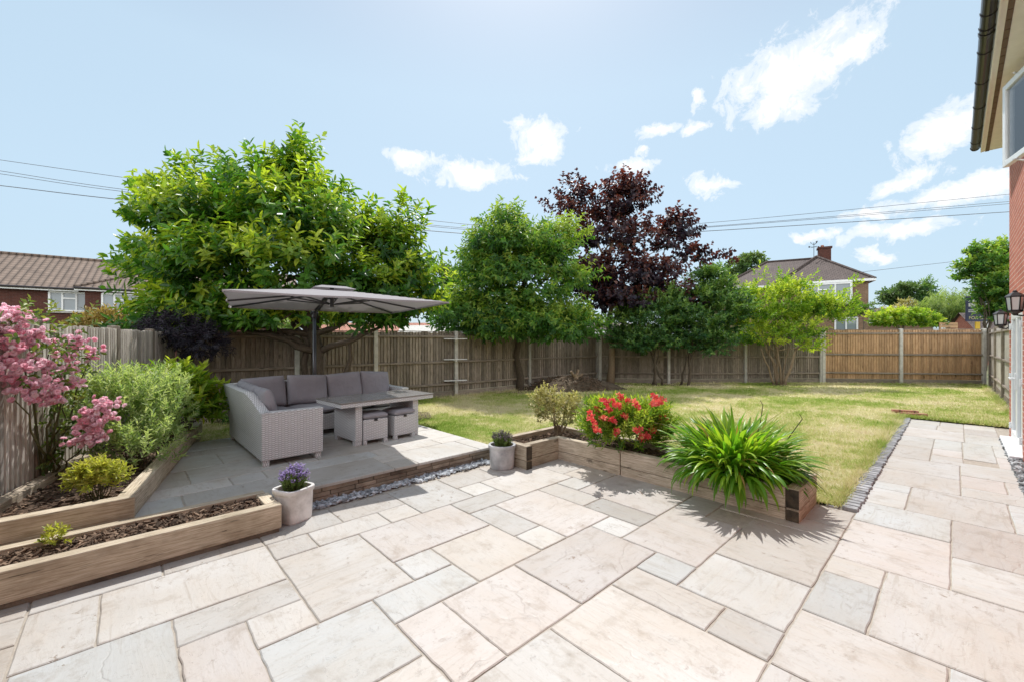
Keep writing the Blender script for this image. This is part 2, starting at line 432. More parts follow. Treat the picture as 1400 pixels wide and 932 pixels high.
LM = dict(
 laurel = leafmat('cherry_laurel_leaf', (.026,.09,.016), (.10,.235,.032), (.44,.52,.055), .5, .35, .5),
 green  = leafmat('mid_green_leaf', (.040,.115,.03), (.115,.26,.045), (.36,.45,.08), .5),
 maple  = leafmat('purple_maple_leaf', (.012,.010,.021), (.038,.022,.035), (.19,.072,.045), .32, .4, .5, (1.4,.6,.5)),
 holly  = leafmat('dark_shrub_leaf', (.03,.09,.036), (.085,.195,.06), (.25,.38,.09), .42, .35, .5),
 bright = leafmat('bright_shrub_leaf', (.07,.17,.02), (.23,.37,.04), (.55,.60,.09), .54),
 far    = leafmat('far_tree_leaf', (.05,.10,.035), (.09,.165,.055), (.17,.24,.08), .4),
 willow = leafmat('willow_leaf', (.13,.21,.06), (.26,.36,.11), (.42,.50,.19), .45),
 silver = leafmat('silver_green_leaf', (.19,.30,.12), (.40,.50,.25), (.62,.67,.42), .45),
 lime   = leafmat('lime_leaf', (.22,.28,.04), (.46,.46,.10), (.64,.60,.20), .48),
 varieg = leafmat('cream_variegated_leaf', (.16,.165,.05), (.42,.38,.18), (.62,.55,.33), .35),
 aga    = leafmat('strap_leaf', (.035,.14,.014), (.14,.33,.03), (.42,.56,.06), .5, .35, .5),
 alstro = leafmat('alstroemeria_leaf', (.09,.20,.03), (.25,.37,.05), (.50,.55,.11), .5),
 acer   = leafmat('dark_acer_leaf', (.010,.010,.018), (.020,.018,.032), (.045,.032,.045), .2, .5, .4, (1.4,.7,.8)),
 bronze = leafmat('bronze_leaf', (.15,.12,.04), (.33,.22,.08), (.46,.33,.15), .4),
 rose   = leafmat('rose_leaf', (.06,.11,.03), (.15,.21,.05), (.32,.33,.08), .4),
 pink   = leafmat('pink_petal', (.92,.50,.60), (.95,.72,.79), (.97,.90,.92), .55, .6, .2, (1.02,.9,.95)),
 red    = leafmat('red_petal', (.58,.05,.07), (.78,.12,.12), (.86,.32,.22), .35, .5, .2, (1.2,.6,.6)),
 violet = leafmat('lavender_flower', (.24,.17,.42), (.38,.29,.58), (.54,.46,.70), .3, .7, .1, (1,1,1)),
 lavleaf= leafmat('lavender_leaf', (.08,.15,.04), (.16,.26,.07), (.27,.36,.13), .3),
)

# ------------------------------------------------------------------ foliage
def norm(a): return a/np.maximum(np.linalg.norm(a, axis=-1, keepdims=True), 1e-9)
def leaf_mesh(name, base, d, nrm, L, W, rnd, mat, parent=None, fold=.22, curl=.15, shape=(.28,.66,.85,.8)):
    n = len(base); L = np.broadcast_to(L, (n,))[:,None]; W = np.broadcast_to(W, (n,))[:,None]
    d = norm(d); s = norm(np.cross(d, nrm)); nn = np.cross(s, d)
    a, b, wa, wb = shape
    f = nn*W*fold
    P = np.empty((n,6,3))
    P[:,0] = base
    P[:,1] = base + d*L*a + s*W*.5*wa + f
    P[:,2] = base + d*L*b + s*W*.5*wb + f*.8 - nn*L*curl*.4
    P[:,3] = base + d*L - nn*L*curl
    P[:,4] = base + d*L*b - s*W*.5*wb + f*.8 - nn*L*curl*.4
    P[:,5] = base + d*L*a - s*W*.5*wa + f
    idx = np.array([0,1,2,3, 0,3,4,5])[None,:] + 6*np.arange(n)[:,None]
    return raw_mesh(name, P.reshape(-1,3), idx.reshape(-1), 4, np.repeat(rnd, 6), mat, parent)
def raw_mesh(name, verts, loops, per, rnd, mat, parent=None):
    me = bpy.data.meshes.new(name)
    me.vertices.add(len(verts)); me.vertices.foreach_set('co', np.ascontiguousarray(verts, dtype=np.float32).ravel())
    nf = len(loops)//per
    me.loops.add(len(loops)); me.loops.foreach_set('vertex_index', np.ascontiguousarray(loops, dtype=np.int32))
    me.polygons.add(nf); me.polygons.foreach_set('loop_start', np.arange(nf, dtype=np.int32)*per)
    me.update(calc_edges=True)
    a = me.attributes.new('rnd', 'FLOAT', 'POINT'); a.data.foreach_set('value', np.clip(rnd,0,1).astype(np.float32))
    me.materials.append(mat); me.validate()
    o = bpy.data.objects.new(name, me); COL.objects.link(o)
    if parent is not None: o.parent = parent
    return o
def rand_dirs(n):
    return norm(rng.normal(size=(n,3)))
def shoots(lobes, n, leaves, L, W, slen, up=.35, droop=0.0, shell=.55, ang=55, extra=None, low=-1.0, jit=.35, tint_h=.25, clump=None):
    """lobes: (centre Vector, (rx along view-right, ry along view-ahead, rz)); returns leaf arrays"""
    C = np.array([tuple(l[0]) for l in lobes]); Rr = np.array([l[1] for l in lobes])
    w = (Rr.prod(axis=1))**(2/3); w /= w.sum()
    k = rng.choice(len(lobes), size=n, p=w)
    u = rand_dirs(n)
    u[:,2] = np.where(u[:,2] < low, -u[:,2], u[:,2])
    rad = shell + (1-shell)*rng.random(n)**.6
    Re = Rr if not clump else np.maximum(Rr-clump[1]*.85, Rr*.35)
    loc = u*Re[k]*rad[:,None]
    ex = np.array([SA, -CA, 0]); ey = np.array([CA, SA, 0])
    p = C[k] + loc[:,:1]*ex + loc[:,1:2]*ey + loc[:,2:]*np.array([0,0,1.])
    o = u[:,:1]*ex + u[:,1:2]*ey + u[:,2:]*np.array([0,0,1.])
    d = norm(o*(1-up) + np.array([0,0,up]) + rng.normal(size=(n,3))*jit*.5)
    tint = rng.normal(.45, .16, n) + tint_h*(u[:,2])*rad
    if clump:
        per, cr = clump; m = max(1, n//per)
        own = rng.integers(0, m, n); cd_ = rand_dirs(n); cd_[:,2] = np.abs(cd_[:,2])*.9 - .25; cd_ = norm(cd_)
        cs = cr*(.7+.6*rng.random(m))[own]*rng.random(n)**.4
        p = p[own] + cd_*cs[:,None]*np.array([1,1,.8])
        d = norm(o[own]*(1-up)*.7 + cd_*.75 + np.array([0,0,up]) + rng.normal(size=(n,3))*jit*.4)
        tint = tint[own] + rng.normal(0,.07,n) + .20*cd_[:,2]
    if extra is not None:
        ep, ed = extra
        p = np.vstack([p, ep]); d = np.vstack([d, norm(ed)]); tint = np.concatenate([tint, rng.normal(.6,.12,len(ep))])
        n = len(p)
    return expand(p, d, tint, leaves, L, W, slen, droop, ang)
def expand(p, d, tint, leaves, L, W, slen, droop, ang):
    n = len(p)
    a1 = norm(np.cross(d, rng.normal(size=(n,3)))); a2 = np.cross(d, a1)
    t = (np.arange(leaves)+.5)/leaves
    ph = np.arange(leaves)*2.4
    T = t[None,:] + rng.normal(size=(n,leaves))*.05
    PH = ph[None,:] + rng.random((n,1))*6.28 + rng.normal(size=(n,leaves))*.3
    A = np.radians(ang)*(1.15-.65*T) + rng.normal(size=(n,leaves))*.15
    rad = np.cos(PH)[...,None]*a1[:,None,:] + np.sin(PH)[...,None]*a2[:,None,:]
    sl = slen*(.6+.8*rng.random((n,1)))
    base = p[:,None,:] + d[:,None,:]*(T*sl)[...,None]
    ld = d[:,None,:]*np.cos(A)[...,None] + rad*np.sin(A)[...,None]
    ld[...,2] -= droop
    ld = norm(ld)
    nr = d[:,None,:]*np.sin(A)[...,None] - rad*np.cos(A)[...,None]
    nr = nr + np.array([0,0,.5]) + rng.normal(size=nr.shape)*.25
    LL = L*(.65+.6*rng.random((n,leaves))); WW = W*(.75+.5*rng.random((n,leaves)))
    tt = tint[:,None] + rng.normal(size=(n,leaves))*.13
    return base.reshape(-1,3), ld.reshape(-1,3), nr.reshape(-1,3), LL.ravel(), WW.ravel(), tt.ravel()
def leaves_obj(name, arr, mat, parent=None, **kw):
    return leaf_mesh(name, arr[0], arr[1], arr[2], arr[3], arr[4], arr[5], mat, parent, **kw)
def wiggle(p, q, n=6, amp=.08, sag=0.0):
    p, q = Vector(p), Vector(q); L = (q-p).length; out = []
    for i in range(n+1):
        t = i/n; x = p.lerp(q, t)
        if 0 < i < n: x += Vector((random.gauss(0,1), random.gauss(0,1), random.gauss(0,.5)))*amp*L*.5
        x.z -= sag*math.sin(math.pi*t)
        out.append(x)
    return out
def limbs(mb, base, top, r0, r1, targets, rb=None, seg=8, amp=.06):
    tr = wiggle(base, top, 7, amp*.6)
    mb.tube(tr, [r0*1.35 if i == 0 else r0+(r1-r0)*i/7 for i in range(8)], 10)
    for t in targets:
        i = random.randint(3, 7); s = tr[i]; rr = (r0+(r1-r0)*i/7)*.6
        pts = wiggle(s, t, 6, amp)
        mb.tube(pts, [rr+(max(.008, rr*.15)-rr)*j/6 for j in range(7)], seg)
        for _ in range(3):
            j = random.randint(2, 5); e = pts[j] + (Vector(t)-s)*.2 + Vector((random.uniform(-.3,.3), random.uniform(-.3,.3), random.uniform(-.1,.2)))*(Vector(t)-s).length*.4
            q = wiggle(pts[j], e, 4, amp); r2 = rr*.4
            mb.tube(q, [r2+(max(.005, r2*.2)-r2)*k/4 for k in range(5)], 6)
    return mb
def LB(px, py, Y, rx, rz, ry=None):
    """lobe from its place in the photograph, radii in photo pixels"""
    s = Y/570
    return (at(px, py, Y), (rx*s, (ry if ry else (rx+rz)/2*s), rz*s))

# ================================================================== SETTING
g = MB(); g.poly([(-160,-160,-.09),(220,-160,-.09),(220,220,-.09),(-160,220,-.09)])
tag(g.build('ground', M['ground']), kind='structure')

# ---- paving: 310 mm module measured off the photograph
def U(k): return .526 + .3105*k
def W_(j): return .335 + .311*j
BEIGE = (.465,.435,.397); PINK = (.47,.438,.41); PALE = (.49,.468,.437); GREY = (.445,.43,.405); BLUE = (.45,.457,.446); WHITE = (.505,.495,.47); DARK = (.36,.345,.32)
def slab(mb, u0, v0, u1, v1, z, col, gap=.005, th=.03):
    u0 += gap*random.uniform(.6,1.3); v0 += gap*random.uniform(.6,1.3); u1 -= gap*random.uniform(.6,1.3); v1 -= gap*random.uniform(.6,1.3)
    if u1-u0 < .03 or v1-v0 < .03: return
    r = random.random(); dz = random.uniform(-.0015, .0015)
    ring = []
    cs = [(u0,v0),(u1,v0),(u1,v1),(u0,v1)]
    for i in range(4):
        a, b = cs[i], cs[(i+1)%4]; L = math.dist(a, b); k = max(2, int(L/.07))
        nx, ny = (b[1]-a[1])/L, -(b[0]-a[0])/L
        ph = random.random()*6
        for t in range(k):
            f = t/k; jn = (random.uniform(-.0022,.0016) + .001*math.sin(ph+f*L*11) - (.004 if random.random() < .04 else 0)) if t else -.004
            ring.append((a[0]+(b[0]-a[0])*f + nx*jn, a[1]+(b[1]-a[1])*f + ny*jn))
    cu, cv = (u0+u1)/2, (v0+v1)/2; n = len(ring)
    b0 = len(mb.v)
    jit = [random.uniform(.9,1.08) for _ in range(1)][0]
    jit *= .95 if z < .1 else 1.12
    c = tuple(min(.9, x*jit) for x in col)+(1,)
    rot = random.random() < .5
    for lvl, (ins, zz) in enumerate(((0,-th),(0,-.005),(.006,0))):
        for (x, y) in ring:
            sx = 1-ins/max((u1-u0)/2,.02); sy = 1-ins/max((v1-v0)/2,.02)
            mb.vert((cu+(x-cu)*sx, cv+(y-cv)*sy, z+zz+dz), r)
            mb.col.append(c)
    def uvof(i): x, y = mb.v[i][0], mb.v[i][1]; return (y, x) if rot else (x, y)
    for lvl in (0,1):
        for i in range(n):
            f = [b0+lvl*n+i, b0+lvl*n+(i+1)%n, b0+(lvl+1)*n+(i+1)%n, b0+(lvl+1)*n+i]
            mb.face(f, [uvof(x) for x in f])
    f = [b0+2*n+i for i in range(n)]
    mb.face(f, [uvof(x) for x in f])
SL = [ # k0,k1,j0,j1,colour
 (3,5,4,6,PINK),(5,8,4,6,PINK),(4,6,1,4,PALE),(6,7,2,4,PALE),(6,7,1,2,GREY),(7,8,3,4,BLUE),(7,9,1,3,WHITE),
 (8,11,3,5,PINK),(9,12,1,3,BEIGE),(12,13,1,4,BEIGE),(13,14.6,1,4,BEIGE),(11,12.6,3.999,4,BEIGE),(2,3,4,6,PINK),(2,4,2,4,WHITE),(2,4,0,2,WHITE),(4,6,-1,1,PALE),
 (2,4,6,7,BLUE),(0,2,5,7,BLUE),(0,2,3,5,PALE),(0,2,1,3,BEIGE),(0,2,-1,1,GREY),(2,4,-2,0,BEIGE),(1,3,7,10,PALE),(0,1,7,8,PALE),(-1,1,8,9,GREY),(-1,0,6,8,PINK),(-1,0,4,6,BEIGE),(-1,0,2,4,GREY),
 (-3,-1,7,9,BLUE),(-3,-1,5,7,PALE),(-3,-1,2,5,BEIGE),(-2,1,9,11,PALE),(-3,-2,9,11,PALE),(-5,-3,10,11,PALE),(-5,-3,8,10,BEIGE),(-6,-3,6,8,GREY),(-6,-5,8,11,PALE),(-5,-3,3,6,PINK),
 (1,2,10,11,PALE),(2,4,10,11,PALE),(3,6,8,10,PINK),(3,4,7,8,WHITE),(4,6,6,8,BEIGE),(4,5,10,11,PALE),(3,5,11,12.3,BEIGE),(1,3,11,12.3,GREY),(-1,1,11,12.3,BEIGE),(-3,-1,11,12.3,GREY),(-6,-3,11,12.3,BEIGE),
 (5,7,10,12.3,GREY),(7,8,10,11,WHITE),(7,9,11,12.3,BEIGE),(9,11,11,12.3,BEIGE),(6,8,9,10,GREY),(8,11,9,11,PALE),(6,7,7,9,GREY),(6,7,6,7,WHITE),(7,9,6,9,PINK),(9,10,7,9,PALE),(10,11,8,9,WHITE),
 (9,10,5,7,DARK),(8,9,5,6,WHITE),(10,12.6,5,8,PINK),(11,12.6,8,9.5,BEIGE),(11,12.6,9.5,11,PALE),(11,12.6,4,5,GREY),(12,12.6,4,5,BEIGE),
 # path beside the house
 (8,10,0,1,BLUE),(10,11,0,1,PALE),(8,11,-3,0,PALE),(6,8,-1,1,PALE),(6,8,-3.2,-1,BLUE),(11,14,-1,1,PINK),(14,16,-1,1,BLUE),(13,16,-3,-1,PINK),(11,13,-3,-1,WHITE),
 (16,18,0,1,WHITE),(18,19,0,1,BLUE),(16,19,-2.2,0,PALE),(16,19,-3.0,-2.2,BLUE),(19,21.3,-1.2,1,PALE),(19,20.3,-3,-1.2,WHITE),(20.3,22.2,-2.3,-1.2,PINK),(20.3,22.2,-3,-2.3,PALE),
 (21.3,24,-1.2,1,GREY),(22.2,24.6,-3,-1.2,WHITE),(24,27,-.3,1,BEIGE),(24,25.6,-1.3,-.3,PALE),(25.6,30,-2.3,-1.3,WHITE),(24.6,27,-3,-2.3,PINK),(25.6,27.3,-1.3,-.3,PINK),(27,30.1,-.3,1,PALE),(27.3,30.1,-1.3,-.3,WHITE),(27,30,-3,-2.3,PALE),
 (30.1,33.4,-1.4,1,PINK),(30,33,-3,-1.4,PALE),(33.4,35.2,-.3,1,PALE),(33.4,35.2,-1.4,-.3,BEIGE),(33,35,-3,-1.4,PINK),(35.2,37,-.4,1,WHITE),(35.2,37,-1.4,-.4,PALE),(35,37,-4,-1.4,PALE),
 (4,6,-3.2,-1,BEIGE),(1,4,-3.2,-2,PALE),(-2,1,-3.2,-1,PALE),(-3,-1,-1,2,WHITE),(-1,0,0,2,PALE),(-6,-3,-2,3,BEIGE),(-3,-2,-3.2,-1,GREY),
]
pv = MB(); pv.col = []
for (k0,k1,j0,j1,c) in SL:
    if j1-j0 < .1: continue
    v0, v1 = max(-.50, W_(j0)), W_(j1)
    slab(pv, U(k0), v0, U(k1), v1, 0.0, c)
tag(pv.build('patio', M['slab']), kind='structure')
mo = MB()
mo.poly([(-1.8,-.68,-.009),(5.06,-.68,-.009),(5.06,.64,-.009),(5.12,.64,-.009),(5.12,1.6,-.009),(4.5,1.6,-.009),(4.5,4.36,-.009),(-1.8,4.36,-.009)])
mo.poly([(5.06,-.68,-.009),(12.1,-1.0,-.009),(12.1,.9,-.009),(5.12,.9,-.009),(5.12,.64,-.009),(5.06,.64,-.009)])
tag(mo.build('patio_joint', M['mortar']), kind='structure')

# ---- raised terrace
ZT = .18
def wall_u(v): return .06 + .243*(v-4.49)
tp = MB(); tp.col = []
TL = []
rr = random.Random(5)
v = 4.345
rows = [(.62),(.31),(.62),(.62),(.31),(.62)]
cols5 = [GREY, GREY, BLUE, PALE, GREY, BLUE, DARK]
for ri, h in enumerate(rows):
    u = .10 + rr.choice([-.45,-.2,-.62]); 
    while u < 3.76:
        w = rr.choice([.93,.62,.93,.31]) if h > .5 else rr.choice([.93,.62,.31])
        u1 = min(u+w, 3.76)
        if 3.76-u1 < .15: u1 = 3.76
        lo = wall_u(v+h/2)+.02
        if u1 > lo+.1:
            a = max(u, wall_u(v)-.02)
            if h > .5 and w < .4: 
                slab(tp, a, v, u1, v+h/2, ZT, rr.choice(cols5)); slab(tp, a, v+h/2, u1, v+h, ZT, rr.choice(cols5))
            else: slab(tp, a, v, u1, v+h, ZT, rr.choice(cols5) if u < 2.6 else rr.choice([PALE,GREY,BEIGE]))
        u = u1
    v += h
VB = v
tag(tp.build('terrace', M['slab']), kind='structure')
tb = MB()
tb.poly([(-.2,4.40,ZT-.009),(3.75,4.40,ZT-.009),(3.75,VB,ZT-.009),(.8,VB,ZT-.009)])
tb.quad([(3.745,4.40,ZT-.03),(3.745,VB,ZT-.03),(3.745,VB,-.08),(3.745,4.40,-.08)], [(0,0),(1,0),(1,1),(0,1)])
tb.quad([(3.75,VB-.005,ZT-.03),(.6,VB-.005,ZT-.03),(.6,VB-.005,-.08),(3.75,VB-.005,-.08)], [(0,0),(1,0),(1,1),(0,1)])
tag(tb.build('terrace_bed', M['mortar']), kind='structure')
rs = MB()
for ci, (z0, z1) in enumerate(((-.02,.048),(.052,.098),(.102,.149))):
    u = -.5 - .1*ci
    while u < 3.72:
        w = random.uniform(.16,.42); u1 = min(u+w, 3.745)
        rs.box(((u+u1)/2, 4.44+random.uniform(-.006,.006), (z0+z1)/2), (u1-u-.006, .12, z1-z0), grain=0)
        u = u1
rs.box((1.6, 4.47, .06), (4.2, .12, .17), grain=0, r=.1)
tag(rs.build('terrace_riser', M['riser'], bevel=.006), kind='structure')

# slate chips along the step and along the house
def chips(name, n, ufn, mat, size, z):
    mb = MB()
    for _ in range(n):
        x, y = ufn(); s = random.uniform(*size)
        e = Matrix.Rotation(random.random()*6.28, 3, 'Z') @ Matrix.Rotation(random.gauss(0,.35), 3, 'X') @ Matrix.Rotation(random.gauss(0,.35), 3, 'Y')
        mb.box((x, y, z+random.uniform(0,.02)), (s, s*random.uniform(.45,.8), s*.28), e, taper=(random.uniform(.5,.9), random.uniform(.5,.9)))
    return mb.build(name, mat)
tag(chips('slate_chips', 1000, lambda: (random.uniform(1.15,3.62), 4.17+random.uniform(-.07,.20)**1 if False else random.triangular(4.20,4.37,4.33)), M['slate'], (.02,.065), .004),
    'blue grey slate chippings along the foot of the terrace step', 'chippings', kind='stuff')
tag(chips('slate_chips', 1500, lambda: (random.uniform(4.5,10.75), random.uniform(-.61,-.505)), M['slate_dark'], (.03,.07), .0),
    'dark and pale slate chippings between the path and house wall', 'chippings', kind='stuff')

# dark setts beside the path
se = MB(); u = 5.08
while u < 11.95:
    w = random.uniform(.085,.105)
    se.box((u+w/2, .70+random.uniform(-.008,.008), -.002), (w-.022, .125+random.uniform(-.015,.015), .06), Matrix.Rotation(random.gauss(0,.03),3,'Z'))
    u += w
for k in range(5):
    se.box((5.09, .83+k*.0, .0), (.06,.10,.03)) if k == 0 else None
tag(se.build('path_edging', M['sett'], bevel=.008), kind='structure')

# lawn
LP = [(3.76,4.40),(3.76,VB),(.6,VB),(.75,10.5),(7.09,9.94),(13.64,9.55),(15.05,7.41),(19.7,3.59),(22.94,-.69),(12.05,-.9),(12.05,.78),(5.09,.79),(5.09,4.35)]
lw = MB(); lw.poly([(x,y,.02) for x,y in LP]); 
tag(lw.build('lawn', M['lawn']), kind='structure')
def in_poly(P, poly):
    x, y = P[:,0], P[:,1]; c = np.zeros(len(P), bool); n = len(poly); j = n-1
    for i in range(n):
        xi, yi = poly[i]; xj, yj = poly[j]
        t = ((yi > y) != (yj > y)) & (x < (xj-xi)*(y-yi)/(yj-yi+1e-12)+xi); c ^= t; j = i
    return c
def make_grass():
    pts = []
    N = 900000
    P = np.stack([rng.uniform(.5,23,N), rng.uniform(-1,10.6,N)], 1)
    P = P[in_poly(P, LP)]
    d = np.hypot(P[:,0], P[:,1]); keep = rng.random(len(P)) < np.clip((5.2/d)**1.7, .05, 1)
    P = P[keep]; d = d[keep]
    ne = len(P); E = []
    for (x0,y0),(x1,y1),k in (((5.10,.80),(12.0,.80),5200),((5.09,.80),(5.09,4.3),2600),((3.78,4.45),(3.78,VB),2200),((12.07,-.85),(12.07,.78),900),((12.1,-.86),(22.8,-.66),2500),((1.5,10.3),(7.1,9.8),1500),((7.1,9.8),(13.4,9.4),2200),((15.1,7.2),(22.8,-.6),3500)):
        t = rng.random(k); o = rng.normal(0,.03,(k,2)); E.append(np.column_stack([x0+(x1-x0)*t, y0+(y1-y0)*t])+o)
    P = np.vstack([P]+E); d = np.hypot(P[:,0], P[:,1])
    n = len(P)
    sc = np.clip(d/6, .8, 2.6)
    h = rng.uniform(.018,.042,n)*np.clip(sc,1,1.5); h[ne:] *= rng.uniform(1.0,2.4,n-ne); w = .0042*sc
    a = rng.random(n)*6.28; lean = rng.normal(size=(n,2))*.6*h[:,None]
    b = np.column_stack([P, np.full(n,.018)])
    s = np.column_stack([np.cos(a), np.sin(a), np.zeros(n)])*w[:,None]
    t = b + np.column_stack([lean, h])
    v = np.stack([b-s, b+s, t], 1).reshape(-1,3)
    return raw_mesh('grass', v, np.arange(3*n), 3, np.repeat(rng.random(n),3), M['grass'])
tag(make_grass(), 'short sun scorched grass with green patches across the lawn', 'grass', kind='stuff')

# ================================================================== FENCES
def fence(name, label, pts, tops, ground, mat, postm, face_boards, rails=True, step=.088, group=None, z_soil=None, brackets=()):
    root = empty(name, (pts[0][0], pts[0][1], 0), label, 'fence', group)
    O = Vector(root.location)
    cen = Vector((9,4.5,0))
    posts_drawn = len(pts)
    for i, p in enumerate(pts):
        h = max(tops[max(i-1,0)], tops[min(i,len(tops)-1)])
        d = Vector(pts[min(i+1,len(pts)-1)])-Vector(pts[max(i-1,0)])
        Mx = frame((d.x, d.y))
        mb = MB(); mb.box((p[0]-O.x, p[1]-O.y, (h+.04+ground)/2-.05), (.10,.11,h+.04-ground+.1), Mx, grain=2)
        mb.box((p[0]-O.x, p[1]-O.y, h+.03), (.085,.095,.03), Mx, taper=(.5,.5), grain=2)
        po = mb.build('post', postm, root, bevel=.008)
        for zb in (brackets if i == 2 else ()):
            dd = frame((d.x,d.y)).col[0]; nn = Vector((-dd.y, dd.x, 0)); 
            if nn.dot(cen-Vector((p[0],p[1],0))) < 0: nn = -nn
            k = MB(); c = Vector((p[0]-O.x, p[1]-O.y, zb)) + nn*.075
            k.box(c, (.68,.045,.022), Mx); k.box(c-Vector((0,0,.03)), (.10,.05,.05), Mx)
            k.build('rail_bracket', M['white_bracket'], po)
    for i in range(len(pts)-1):
        a = Vector((pts[i][0], pts[i][1], 0)); b = Vector((pts[i+1][0], pts[i+1][1], 0))
        d = (b-a); L = d.length; d.normalize(); nrm = Vector((-d.y, d.x, 0))
        if nrm.dot(cen-a) < 0: nrm = -nrm          # towards the garden
        Mx = frame(d); h = tops[i]
        side = nrm*.012 if face_boards else -nrm*.03
        gb = MB(); m = (a+b)/2-O
        gb.box((m.x, m.y, ground+.075), (L-.10,.025,.17), Mx, grain=0)
        gb.build('gravel_board', M['rail'], root)
        pn = MB(); z0, z1 = ground+.165, h
        s = .055
        while s < L-.06:
            r = random.random()
            wv = min(step, L-.055-s)
            p0 = a + d*s + side - O; p1 = a + d*(s+wv+.012) + side - O
            zt = z1 + random.uniform(-.014,.008)
            f0 = nrm*(.030 if rails else .026); f1 = nrm*.006
            q = [p0, p0+f0, p1+f1, p1]
            bot = [Vector((x.x,x.y,z0)) for x in q]; top = [Vector((x.x,x.y,zt)) for x in q]
            ou = random.random()*40; ov = random.random()*40
            for (i0,i1,ww) in ((0,1,.02),(1,2,wv),(2,3,.01),(3,0,wv)):
                pn.quad([bot[i0],bot[i1],top[i1],top[i0]], [(ou,ov),(ou,ov+ww),(ou+zt-z0,ov+ww),(ou+zt-z0,ov)], r)
            pn.quad(top, [(ou,ov)]*4, r)
            s += wv
        if not rails:
            s = .06
            while s < L-.08:
                wv = random.uniform(.036,.048); c = a + d*(s+wv/2) + side + nrm*.03 - O; zt = z1+random.uniform(-.012,.008)
                pn.box((c.x,c.y,(z0+zt)/2), (wv,.026,zt-z0), Mx, grain=2); s += .074
        pn.build('panel', mat, root)
        if rails:
            for fz in (.12,.50,.93):
                zz = ground+.165+(h-ground-.165)*fz
                mb = MB(); off = nrm*.018
                mb.bar(a+d*.05+off-O+Vector((0,0,zz)), b-d*.05+off-O+Vector((0,0,zz)), .055, .06)
                mb.build('rail', M['rail'], root, bevel=.012)
        if mat is not M['fence_pale']:
            mb = MB(); mb.bar(a+d*.05-O+side+nrm*.006+Vector((0,0,h+.018)), b-d*.05-O+side+nrm*.006+Vector((0,0,h+.018)), .05, .022); mb.build('capping', M['rail'], root)
    return root
# near left fence, running away from the camera to the corner
FL0 = Vector((-.72,5.40)); FLD = Vector((.27,.963)).normalized()
fl = [tuple(FL0+FLD*t) for t in (-5.2,-3.4,-1.6,.45,2.42,4.0,5.35)]
fence('slatted_fence', 'pale grey vertical board fence beside the raised bed on the left', fl, [1.78]*6, .1, M['fence_pale'], M['rail'], True, rails=False, step=.072)
bl = [(.86,10.55),(3.05,10.36),(5.0,10.15),(7.09,9.94),(9.95,9.76),(13.64,9.5)]
bl = [(.86,10.55),(2.95,10.36),(4.75,10.16),(7.09,9.94),(9.95,9.76),(13.45,9.52)]
fence('board_fence', 'weathered brown board fence behind the grey sofa and laurel tree', bl, [1.83,1.84,1.86,1.86,1.86], .03, M['fence_grey'], M['concrete'], False, brackets=())
mid = [(13.5,9.4),(15.05,7.41),(17.35,5.5),(19.7,3.59)]
fence('board_fence', 'weathered brown board fence running under the purple maple and dark shrubs', mid, [1.86,1.84,1.84], .03, M['fence_grey'], M['concrete'], False)
far = [(19.78,3.5),(21.35,1.42),(22.94,-.69)]
fence('board_fence', 'newer orange brown board fence with two bays at the back of the lawn', far, [2.03,2.03], .03, M['fence_new'], M['concrete'], False)
rgt = [(22.9,-.86),(20.4,-.88),(17.6,-.90),(14.6,-.92),(11.5,-.94)]
fence('board_fence', 'silvery fence with pale rails running from back corner to the brick house', rgt, [2.02]*4, .03, M['fence_pale'], M['rail'], False)
# white bracketed post: three short white shelves on the post of the brown fence
wb = empty('shelf_bracket', V(-1.62,12.05,0) , 'three short white shelf brackets fixed to one post of brown fence', 'bracket')
for zb in (.50,1.10,1.68):
    mb = MB(); d = Vector((.97,-.02,0)); Mx = frame((SA+.1, -CA+.3))
    c = V(0,-.12,0); mb.box((c.x,c.y,zb), (.66,.10,.025), Mx); mb.box((c.x*.5,c.y*.5,zb-.03),(.06,.14,.05),Mx)
    mb.build('bracket', M['white_bracket'], wb)

# ================================================================== PLANTERS
def sleeper(mb, p, q, z0, z1, w, off=0):
    mb.bar((p[0],p[1],(z0+z1)/2), (q[0],q[1],(z0+z1)/2), w, z1-z0)
def soil(name, pts, z, parent, n, seed=1):
    mb = MB(); mb.poly([(x,y,z) for x,y in pts], .5)
    o = mb.build(name, M['soil'], parent)
    xs = np.array(pts); lo, hi = xs.min(0), xs.max(0)
    P = rng.uniform(lo, hi, (n*3,2)); P = P[in_poly(P, pts)][:n]
    cb = MB()
    for x, y in P:
        s = random.uniform(.02,.06)
        e = Matrix.Rotation(random.random()*6.28,3,'Z') @ Matrix.Rotation(random.gauss(0,.5),3,'X') @ Matrix.Rotation(random.gauss(0,.4),3,'Y')
        cb.box((x,y,z+random.uniform(.0,.022)), (s, s*.35, .007), e)
    c = cb.build('bark_chips', M['chip'], o); c['kind'] = 'stuff'
    return o
# low front planter
t = empty('sleeper_planter', (0,0,0), 'low planter of pale oak sleepers on the front patio holding one tiny yellow plant', 'planter')
mb = MB(); sleeper(mb, (-1.7,3.975), (1.0,3.975), .035, .235, .10); mb.build('sleeper', M['sleeper'], t, bevel=.008)
mb = MB(); sleeper(mb, (-1.7,4.385), (.97,4.385), .05, .235, .09); mb.build('sleeper', M['sleeper'], t, bevel=.008)
mb = MB(); sleeper(mb, (.945,4.037), (.945,4.338), .05, .232, .10); mb.build('sleeper', M['sleeper'], t, bevel=.008)
mb = MB(); sleeper(mb, (-1.7,3.985), (.985,3.985), -.02, .034, .09); sleeper(mb, (.94,4.03),(.94,4.33),-.02,.05,.08); mb.build('base_course', M['riser'], t)
soil('soil', [(-1.7,4.02),(.9,4.02),(.9,4.345),(-1.7,4.345)], .195, t, 1700)
